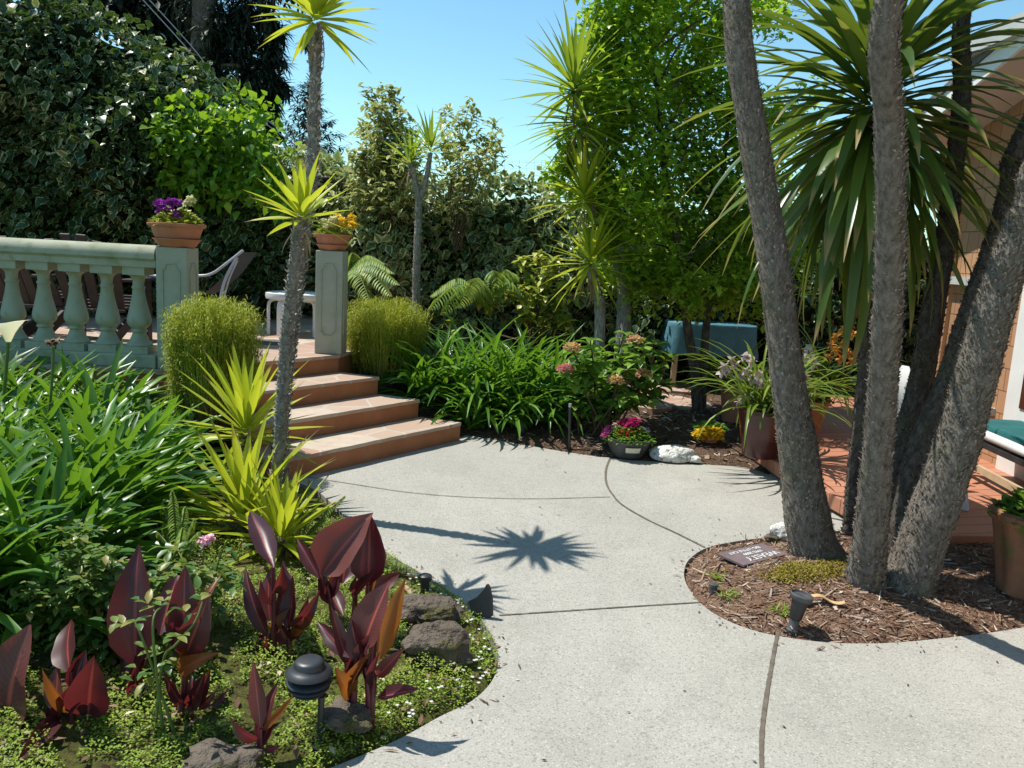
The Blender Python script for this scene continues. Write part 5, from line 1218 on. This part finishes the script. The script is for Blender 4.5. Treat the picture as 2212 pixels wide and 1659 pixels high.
fern('tree_fern', 'tree fern with fronds hanging beside the right pillar', P(750, 590, 9.0), [P(a, b, y) for a, b, y in ((850, 590, 8.8), (862, 615, 8.6), (845, 640, 8.5), (800, 655, 8.3), (770, 560, 9.1), (830, 570, 9))], .14, .16, 28)
# pot of mixed flowers
p = G(1355, 984, .01); p[2] = gz(p[0], p[1])-.005
t = pot('flower_bowl', 'black plastic bowl of red, pink and lilac flowers with a paper label', p, [(.12, 0), (.135, .01), (.185, .14), (.2, .15), (.205, .165), (.19, .165), (.175, .14), (0, .14)], MAT_BLACKW)
lab = []
for i in range(9):
    a_ = math.radians(-104+i*5.2); lab += [(p[0]+math.cos(a_)*(.1635), p[1]+math.sin(a_)*.1635, p[2]+.06), (p[0]+math.cos(a_)*.1815, p[1]+math.sin(a_)*.1815, p[2]+.105)]
MB().add(lab, [(2*i, 2*i+2, 2*i+3, 2*i+1) for i in range(8)]).build('label', MAT_LABEL, t)
leafobj('leaves', foliage_dome(p+[0, 0, .14], .19, .12, 600, .045), L_HYD, t)
for px, py, mm, r_ in ((1352, 915, F_MAG, .04), (1372, 912, F_MAG, .04), (1342, 918, F_MAG, .035), (1362, 920, F_MAG, .035), (1345, 935, F_RED, .03), (1362, 937, F_RED, .028), (1376, 938, F_RED, .028), (1310, 935, F_HOT, .03), (1316, 925, F_HOT, .026), (1305, 941, F_HOT, .022), (1388, 935, F_LILAC, .03), (1394, 930, F_LILAC, .026), (1333, 926, F_WHITE, .018), (1386, 925, F_CREAM, .016), (1352, 919, F_ORB, .014), (1328, 917, F_CREAM, .016)):
    q = G(px, py, .3); q = P(px, py, p[1]-.02+rng.normal(0, .04))
    leafobj('flower', blossom(q, r_, 70, r_*.6), mm, t)
p = G(1530, 968, .02); p[2] = gz(p[0], p[1])
t = pot('marigold_pot', 'small orange pot of yellow marigolds in the shade of the border', p, [(.07, 0), (.09, .12), (.1, .122), (.1, .145), (.085, .145), (0, .13)], MAT_TERRA)
leafobj('leaves', foliage_dome(p+[0, 0, .12], .13, .05, 220, .04), L_HYD, t)
for px, py in ((1520, 932), (1508, 938), (1537, 930), (1550, 932), (1541, 943), (1526, 944), (1552, 944), (1513, 946), (1545, 937)):
    leafobj('flower', blossom(P(px, py, p[1]-.11), .035, 70, .028), F_YEL, t)
q = G(1457, 993, .02); rock('large pale white rock with grey pits between the flower bowl and the marigolds', (q[0], q[1]+.05, .045), (.2, .12, .085), 12, MAT_WROCK, 'white_rock', .16)
q = G(1502, 998, .02); rock('small pale stone right of the large white rock', (q[0], q[1]+.03, .03), (.06, .045, .035), 15, MAT_WROCK, 'white_rock', .2)
p = G(1230, 972, .0); p[2] = gz(p[0], p[1])
tp = P(1232, 872, p[1]+.02); t = thing('riser_pipe', 'thin black irrigation riser pipe with a grey tip in front of the hydrangea', 'pipe', p)
MB().tube([p-[0, 0, .03], tp-[0, 0, .03]], .012, 10).build('pipe', MAT_BLACK, t, smooth=True); MB().tube([tp-[0, 0, .03], tp], .013, 10).build('nozzle', MAT_METAL, t, smooth=True)

# ================================================================== FRONT BED: cannas, roses, ferns, rocks, lamp, ground cover
def canna(label, Y, leaves, stalks):
    """leaves: (base px, tip px, width px, kind, depth lean)"""
    bx = stalks[0][-1]; b = P(*bx, Y); g_ = G(*bx, .08); z = gz(b[0], Y)
    t = thing('canna', label, 'canna', (b[0], Y, z), 'dark red cannas in the front bed')
    for s in stalks:
        pts = [P(a, c, Y) for a, c in s]; pts[-1][2] = gz(pts[-1][0], Y)-.03
        MB().tube(spline(pts, 10), np.linspace(.008, .015, 10), 9).build('stalk', MAT_CSTEM, t, smooth=True)
    for (a, c, w, kind, dy) in leaves:
        p0, p1 = P(*a, Y), P(*c, Y+dy)
        wd = PX(w, (p0+p1)/2)
        hint = np.array([rng.normal(0, .25), -1, .35+rng.normal(0, .15)])
        if kind == 'flat': hint = np.array([.1, -.5, 1.])
        m = {'o': L_CANNAO, 'n': L_CANNA, 'l': L_CANNAL, 'flat': L_CANNA}[kind]
        hint[0] += rng.normal(0, .1 if (kind == 'l' or w > 60) else .35)
        leafobj('leaf', sheet(p0, p1, wd, hint, bow=rng.normal(.03, .06), cup=.22+.2*rng.random(), seg=14, tint=np.clip(rng.normal(.4, .25), 0, 1), wave=.03, tipcurl=rng.normal(.04, .07)), m, t)
    for s in stalks[:3]:                       # younger leaves still wrapped about the stalk
        lo_, up_ = P(*s[-1], Y), P(*s[0], Y)
        for k in range(2):
            u = .35+.5*rng.random(); q = lo_*(1-u)+up_*u; ll = .10+.10*rng.random(); a_ = rng.random()*6.28
            tip = q+np.array([math.cos(a_)*ll*.45, math.sin(a_)*ll*.45, ll*.9])
            leafobj('leaf', sheet(q, tip, .035+.03*rng.random(), (rng.normal(0, .4), -1, .3), bow=.05, cup=.6, seg=10, tint=rng.random()*.8, wave=.03, tipcurl=.08), L_CANNA if rng.random() < .8 else L_CANNAO, t)
    return t
MAT_CSTEM = mat('canna_stem', (.13, .02, .03), (.08, .015, .02), .4, 12, 60, .1, spec=.5)
L_CANNAL = leaf('sunlit_canna_leaf', [(0, (.11, .035, .035)), (1, (.19, .08, .065))], (.46, .07, .06), .34, .42, rib=(.5, .11, .08), veins=(.26, .075, .06), spec=.5)  # lit copy of the canna leaf, sunlight put into the colour
canna('broad dark canna at the left picture edge', 2.45,
      [((17, 1606), (67, 1349), 150, 'l', .05), ((123, 1542), (123, 1436), 42, 'l', .05), ((190, 1549), (205, 1415), 84, 'n', -.05), ((130, 1549), (28, 1662), 40, 'n', -.25), ((150, 1450), (152, 1335), 60, 'n', .2), ((30, 1600), (5, 1480), 40, 'n', .2)],
      [((17, 1606), (16, 1640), (14, 1690)), ((123, 1540), (127, 1600), (131, 1640)), ((155, 1450), (155, 1540), (155, 1640)), ((188, 1545), (184, 1600), (180, 1650))])
canna('canna with one tall pointed purple leaf among the roses', 2.62,
      [((293, 1440), (295, 1179), 92, 'n', .08), ((292, 1500), (262, 1400), 24, 'n', .1)], [((293, 1445), (293, 1500), (291, 1590))])
canna('canna with a curling glossy leaf and a small backlit orange leaf', 2.52,
      [((397, 1416), (402, 1216), 66, 'n', .05), ((400, 1416), (452, 1286), 64, 'n', -.02), ((345, 1372), (385, 1232), 46, 'n', .2), ((385, 1450), (463, 1412), 38, 'o', -.06), ((390, 1515), (366, 1470), 32, 'n', .1), ((414, 1522), (415, 1458), 22, 'n', .05), ((430, 1534), (467, 1492), 16, 'n', .0), ((457, 1532), (494, 1490), 14, 'n', .1), ((430, 1380), (470, 1240), 26, 'o', .1)],
      [((400, 1410), (402, 1450), (392, 1530), (386, 1600)), ((412, 1500), (412, 1560), (410, 1600))])
canna('canna with narrow upright leaves behind the black path light', 2.95,
      [((577, 1374), (523, 1230), 34, 'n', .05), ((583, 1342), (580, 1228), 42, 'n', .1), ((587, 1374), (620, 1316), 24, 'o', .0), ((590, 1225), (540, 1102), 46, 'n', .3), ((600, 1340), (606, 1215), 40, 'n', .25), ((623, 1362), (633, 1244), 38, 'n', .05), ((627, 1354), (690, 1284), 34, 'n', -.05), ((630, 1374), (674, 1322), 24, 'o', -.05), ((577, 1400), (558, 1440), 16, 'n', -.1)],
      [((580, 1366), (582, 1420), (583, 1500)), ((623, 1358), (626, 1400), (628, 1460)), ((590, 1225), (592, 1330), (590, 1440)), ((560, 1380), (562, 1430), (560, 1490))])
canna('tallest canna with folded reddish leaves against the paving', 3.2,
      [((696, 1240), (800, 1108), 100, 'l', .02), ((796, 1264), (800, 1112), 74, 'n', .05), ((690, 1249), (640, 1160), 28, 'n', .1), ((740, 1260), (752, 1150), 60, 'n', .2), ((760, 1290), (812, 1232), 26, 'n', -.05), ((740, 1330), (700, 1250), 34, 'n', .15), ((790, 1290), (868, 1232), 34, 'n', .1)],
      [((770, 1255), (766, 1312), (763, 1390)), ((700, 1240), (716, 1310), (722, 1400)), ((795, 1262), (792, 1310), (786, 1400))])
canna('front canna with a broad veined sunlit pinkish leaf beside the mossy rocks', 2.6,
      [((783, 1404), (848, 1254), 80, 'l', .03), ((820, 1424), (874, 1250), 40, 'o', .05), ((756, 1420), (685, 1342), 34, 'n', .1), ((752, 1442), (716, 1308), 30, 'n', .05), ((790, 1442), (758, 1332), 38, 'n', .02), ((816, 1462), (868, 1404), 30, 'l', -.05), ((756, 1508), (722, 1440), 38, 'o', -.05), ((816, 1508), (900, 1482), 34, 'flat', -.05), ((800, 1460), (816, 1340), 16, 'n', .0)],
      [((810, 1456), (804, 1520), (799, 1600)), ((750, 1430), (749, 1500), (746, 1570)), ((770, 1420), (766, 1470), (762, 1530)), ((790, 1440), (796, 1500), (800, 1590))])
canna('small young canna with a narrow red leaf at the bottom edge', 2.36,
      [((563, 1574), (547, 1428), 34, 'l', .03), ((567, 1580), (632, 1504), 16, 'o', -.05), ((560, 1600), (498, 1552), 28, 'n', -.02), ((572, 1622), (606, 1612), 16, 'l', -.03)],
      [((563, 1572), (562, 1610), (560, 1665))])

# path light
lb = G(690, 1612, .08); lb[1] = 2.5; lb = P(690, 1612, 2.5); lb[2] = gz(lb[0], lb[1])
lt_ = P(668, 1424, 2.5); dz = lt_[2]
t = thing('path_light', 'black mushroom shaped path light with stacked hoods among the cannas', 'garden light', lb)
MB().tube([lb-[0, 0, .05], (lb[0]+.004, lb[1], dz-.13)], .011, 12).build('post', MAT_BLACK, t, smooth=True)
c = np.array([lt_[0], lt_[1], dz]); w_ = PX(51, c)
MB().lathe(c, [(w_*.62, -.034), (w_*.97, -.049), (w_, -.047), (w_*.98, -.043), (w_*.8, -.031), (w_*.65, -.025), (w_*.635, -.022), (w_*.62, -.01), (w_*.56, -.004), (w_*.4, 0), (0, .002)], 48).build('hood', MAT_BLACK, t, smooth=True)
for k, (z_, s_) in enumerate(((-.074, .98), (-.094, .88), (-.112, .7))):
    MB().lathe(c+[0, 0, z_], [(w_*s_*.5, .008), (w_*s_*.97, -.004), (w_*s_, -.002), (w_*s_*.97, .002), (w_*s_*.5, .014)], 44).build('louvre', MAT_BLACK, t, smooth=True)
MB().lathe(c+[0, 0, -.14], [(.012, 0), (.03, .01), (w_*.5, .03), (w_*.5, .105), (.02, .115)], 24).build('lens_body', MAT_BLACK, t, smooth=True)

q = G(915, 1330, .08); rock('brown mossy rock with a flat top behind the tilted one', (q[0], q[1]+.06, .07), (.15, .10, .075), 21, MAT_ROCK, rough=.35, group='rocks in the front bed')
q = G(942, 1405, .08); rock('rough mossy rock in the front of the bed by the broad canna leaf', (q[0], q[1]+.04, .08), (.13, .10, .10), 33, MAT_ROCK, rough=.45, group='rocks in the front bed')
q = G(480, 1640, .08); rock('dark bare rock at the bottom picture edge', (q[0], q[1], .06), (.12, .09, .05), 41, MAT_ROCK, rough=.35, group='rocks in the front bed')
q = G(720, 1570, .1); rock('low lichened rock behind the path light post', (q[0]+.02, q[1]+.12, .06), (.09, .08, .05), 47, MAT_ROCK, rough=.4, group='rocks in the front bed')
# dark pointed shard
a = [P(*q, 3.52) for q in ((1022, 1336), (1011, 1299), (1030, 1290), (1046, 1272), (1050, 1263), (1054, 1268), (1060, 1295), (1061, 1332), (1045, 1342))]
m = MB(); n = len(a)
m.add([tuple(q) for q in a]+[tuple(q+np.array([.01, .014, 0])) for q in a], [tuple(range(n)), tuple(range(n, 2*n))[::-1]]+[(i, n+i, n+(i+1) % n, (i+1) % n) for i in range(n)])
tag(m.build('slate_shard', MAT_SLATE), 'dark grey pointed shard standing upright at the moss edge', 'slate')
# drip fitting
t = thing('drip_fitting', 'small dark drip irrigation fitting with a looped tube in the moss', 'irrigation', G(1022, 1405, .05))
MB().bar(P(1012, 1385, 3.3), P(1024, 1408, 3.25), .022, .016).build('connector', MAT_BLACKW, t, bevel=.003)
MB().tube(spline([P(1023, 1406, 3.26), P(1028, 1425, 3.2), P(1030, 1445, 3.14)], 8), .006, 8).build('tube', MAT_BLACKW, t, smooth=True)
MB().tube(spline([P(1024, 1408, 3.25), P(1040, 1413, 3.25), P(1055, 1404, 3.28), P(1058, 1392, 3.3)], 12), .0035, 6).build('tube', MAT_BLACKW, t, smooth=True)

# rose bushes
def rose(label, Y, stems, nl, size, flowers=(), tips=()):
    b = P(*stems[0][0], Y); b[2] = gz(b[0], Y); t = thing('rose_bush', label, 'rose', b, 'thin rose bushes in the front bed'); sm = MB(); parts = []
    for s in stems:
        pts = [P(a, c, Y+rng.normal(0, .04)) for a, c in s]; pts[0][2] = gz(pts[0][0], pts[0][1])-.02 if s[0][1] > 1380 else pts[0][2]
        sp = spline(pts, 18); sm.tube(sp, np.linspace(.006, .0022, 18), 6)
        k = max(3, int(nl*len(s)/3)); u = .2+.8*rng.random(k)
        q = np.stack([np.interp(u, np.linspace(0, 1, 18), sp[:, i]) for i in range(3)], -1)
        az = rng.random(k)*6.283
        for j in range(5):        # pinnate leaflets
            off = np.stack([np.cos(az), np.sin(az), np.full(k, .25)], -1)*(.02+.022*(j//2+.5*(j == 4)))
            parts.append(blades(q+off, az+(0 if j == 4 else (1 if j % 2 else -1)*1.1), rng.normal(.1, .4, k), size*(.7+.6*rng.random(k)), size*.58, .5, 'oval', 3, .15))
    sm.build('stems', MAT_GSTEM, t, smooth=True); leafobj('leaves', parts, L_ROSE, t)
    for px, py in flowers: leafobj('flower', blossom(P(px, py, Y-.03), .014, 30, .018), F_ROSE, t)
    return t
rose('bushy rose with small yellow green leaves before the agapanthus', 2.85,
     [((225, 1520), (140, 1420), (90, 1350), (60, 1290)), ((245, 1520), (300, 1400), (330, 1290), (350, 1240)), ((235, 1520), (205, 1440), (150, 1330), (190, 1250)), ((225, 1520), (190, 1360), (168, 1220), (160, 1145)), ((235, 1520), (215, 1380), (200, 1270), (228, 1190)), ((240, 1520), (260, 1400), (275, 1300), (240, 1230)), ((230, 1520), (170, 1400), (120, 1300), (105, 1262)), ((250, 1520), (230, 1420), (210, 1330), (180, 1290)), ((255, 1520), (300, 1440), (330, 1390), (345, 1340)), ((240, 1520), (250, 1450), (230, 1370), (240, 1330)), ((215, 1520), (190, 1440), (170, 1380), (140, 1345))], 46, .042)
rose('rose stem with a single pink bloom above the tall purple leaf', 3.05,
     [((430, 1440), (440, 1330), (437, 1240), (441, 1176)), ((435, 1440), (455, 1320), (470, 1220), (492, 1165)), ((432, 1440), (420, 1300), (400, 1220), (378, 1182)), ((445, 1300), (480, 1260), (510, 1262))], 8, .05, flowers=((447, 1168), (441, 1172), (452, 1165)))
rose('bare green rose cane arching in front of the curling canna leaf', 2.45,
     [((330, 1470), (352, 1430), (380, 1392), (420, 1345), (437, 1300)), ((352, 1430), (330, 1360), (350, 1310)), ((380, 1392), (300, 1360), (280, 1352))], 3, .045)
# sword ferns in the moss
fern('sword_fern', 'upright pale sword fern behind the tall pointed canna leaf', P(385, 1230, 3.5), [P(a, b, 3.5+.15*rng.normal()) for a, b in ((350, 1085), (372, 1060), (355, 1130), (400, 1095), (420, 1120), (395, 1140), (340, 1150), (430, 1150), (365, 1180))], .03, .035, 30, pw=.009)
fern('sword_fern', 'thin sword fern by the small yucca at the paving edge', P(640, 1200, 4.2), [P(a, b, 4.25) for a, b in ((668, 1035), (690, 1075), (745, 1072), (700, 1120), (645, 1090), (720, 1140))], .04, .03, 30, pw=.008)
# ground cover
BED = np.array([tuple(q) for q in EDGE_L[2:]]+[(-.9, 1.9), (-2.6, 1.7), (-2.9, 3.0), (-1.9, 4.2), (-1.4, 4.9)])
def cover(n, name, label, m, size, cat, z0=.0, zr=.035, asp=.7, el=.35, keep=None):
    p = BED.min(0)+rng.random((n*2, 2))*(BED.max(0)-BED.min(0)); p = p[pdist(p, BED) > -.015]
    d = 2.2/np.maximum(p[:, 1], 1); p = p[rng.random(len(p)) < np.clip(d, .25, 1)]
    lump = vnoise(p[:, 0], p[:, 1], 6, 4)+.5*vnoise(p[:, 0], p[:, 1], 15, 8)
    if keep is not None: k_ = lump > keep; p = p[k_]; lump = lump[k_]
    p = p[:n]; lump = lump[:n]; k = len(p)
    z = ground_h(p[:, 0], p[:, 1])+z0+zr*(.5+.5*np.clip(lump, -1, 1))*(.3+.9*rng.random(k))
    b = np.stack([p[:, 0], p[:, 1], z], -1)
    o = leafobj(name, blades(b, rng.random(k)*6.283, rng.normal(el, .4, k), size*(.6+.8*rng.random(k)), size*asp, .5, 'oval', 2, .1, tint=np.clip(.5+.3*lump+rng.normal(0, .2, k), 0, 1)), m, None, (p[:, 0].mean(), p[:, 1].mean(), 0))
    o['kind'] = 'stuff'; o['label'] = label; o['category'] = cat; return o
cover(85000, 'ground_cover', 'yellow green mossy ground cover carpeting the front bed', L_COVER, .0115, 'ground cover', keep=-.2, zr=.065)
cover(900, 'dead_leaves', 'scattered brown dead leaves lying in the front bed', L_LITTER, .045, 'dead leaves', .02, .02, .45, .1)
# tiny white flowers near the paving edge
p = np.array([np.array(EDGE_L[5+int(rng.random()*7)])+np.array([-.03-.16*rng.random(), rng.normal(0, .05)]) for _ in range(90)]); p = p[pdist(p, BED) > .01]
o = leafobj('tiny_flowers', blades(np.repeat(np.stack([p[:, 0], p[:, 1], ground_h(p[:, 0], p[:, 1])+.045], -1), 5, 0), np.tile(np.arange(5)*1.2566, len(p)), .15, .0085, .006, .3, 'oval', 2, .0), F_WHITE, None, (p[:, 0].mean(), p[:, 1].mean(), 0))
o['kind'] = 'stuff'; o['label'] = 'tiny white flowers dotting the ground cover along the paving edge'; o['category'] = 'flowers'
for px, py, lb_ in ((870, 1262, 'fallen tan leaf at the paving edge above the sprinkler'),):
    q = G(px, py, .06); q[2] = gz(q[0], q[1])+.045
    tag(leafobj('fallen_leaf', blades([q], [-1.1], [.05], [.13], [.03], .2, 'oval', 5, .2), L_YDRY, None, q), lb_, 'dead leaf')

k = 60; p = np.stack([rng.uniform(-.4, 2.4, k), rng.uniform(2.4, 6.6, k)], -1)
q = np.array(dense(EDGE_B)+dense(EDGE_I)+dense(EDGE_L)); q = q[rng.integers(0, len(q), 260)]+rng.normal(0, .06, (260, 2))
p = np.concatenate([p, q]); p = p[(pdist(p, PATHA) > .01)]; k = len(p)
o = leafobj('path_debris', blades(np.stack([p[:, 0], p[:, 1], np.full(k, .004)], -1), rng.random(k)*6.28, .12, .022*np.exp(rng.normal(0, .5, k)), .009, .2, 'oval', 2, .1), L_LITTER, None, (1, 4, 0))
o['kind'] = 'stuff'; o['label'] = 'bits of dry leaf and bark scattered on the concrete'; o['category'] = 'debris'
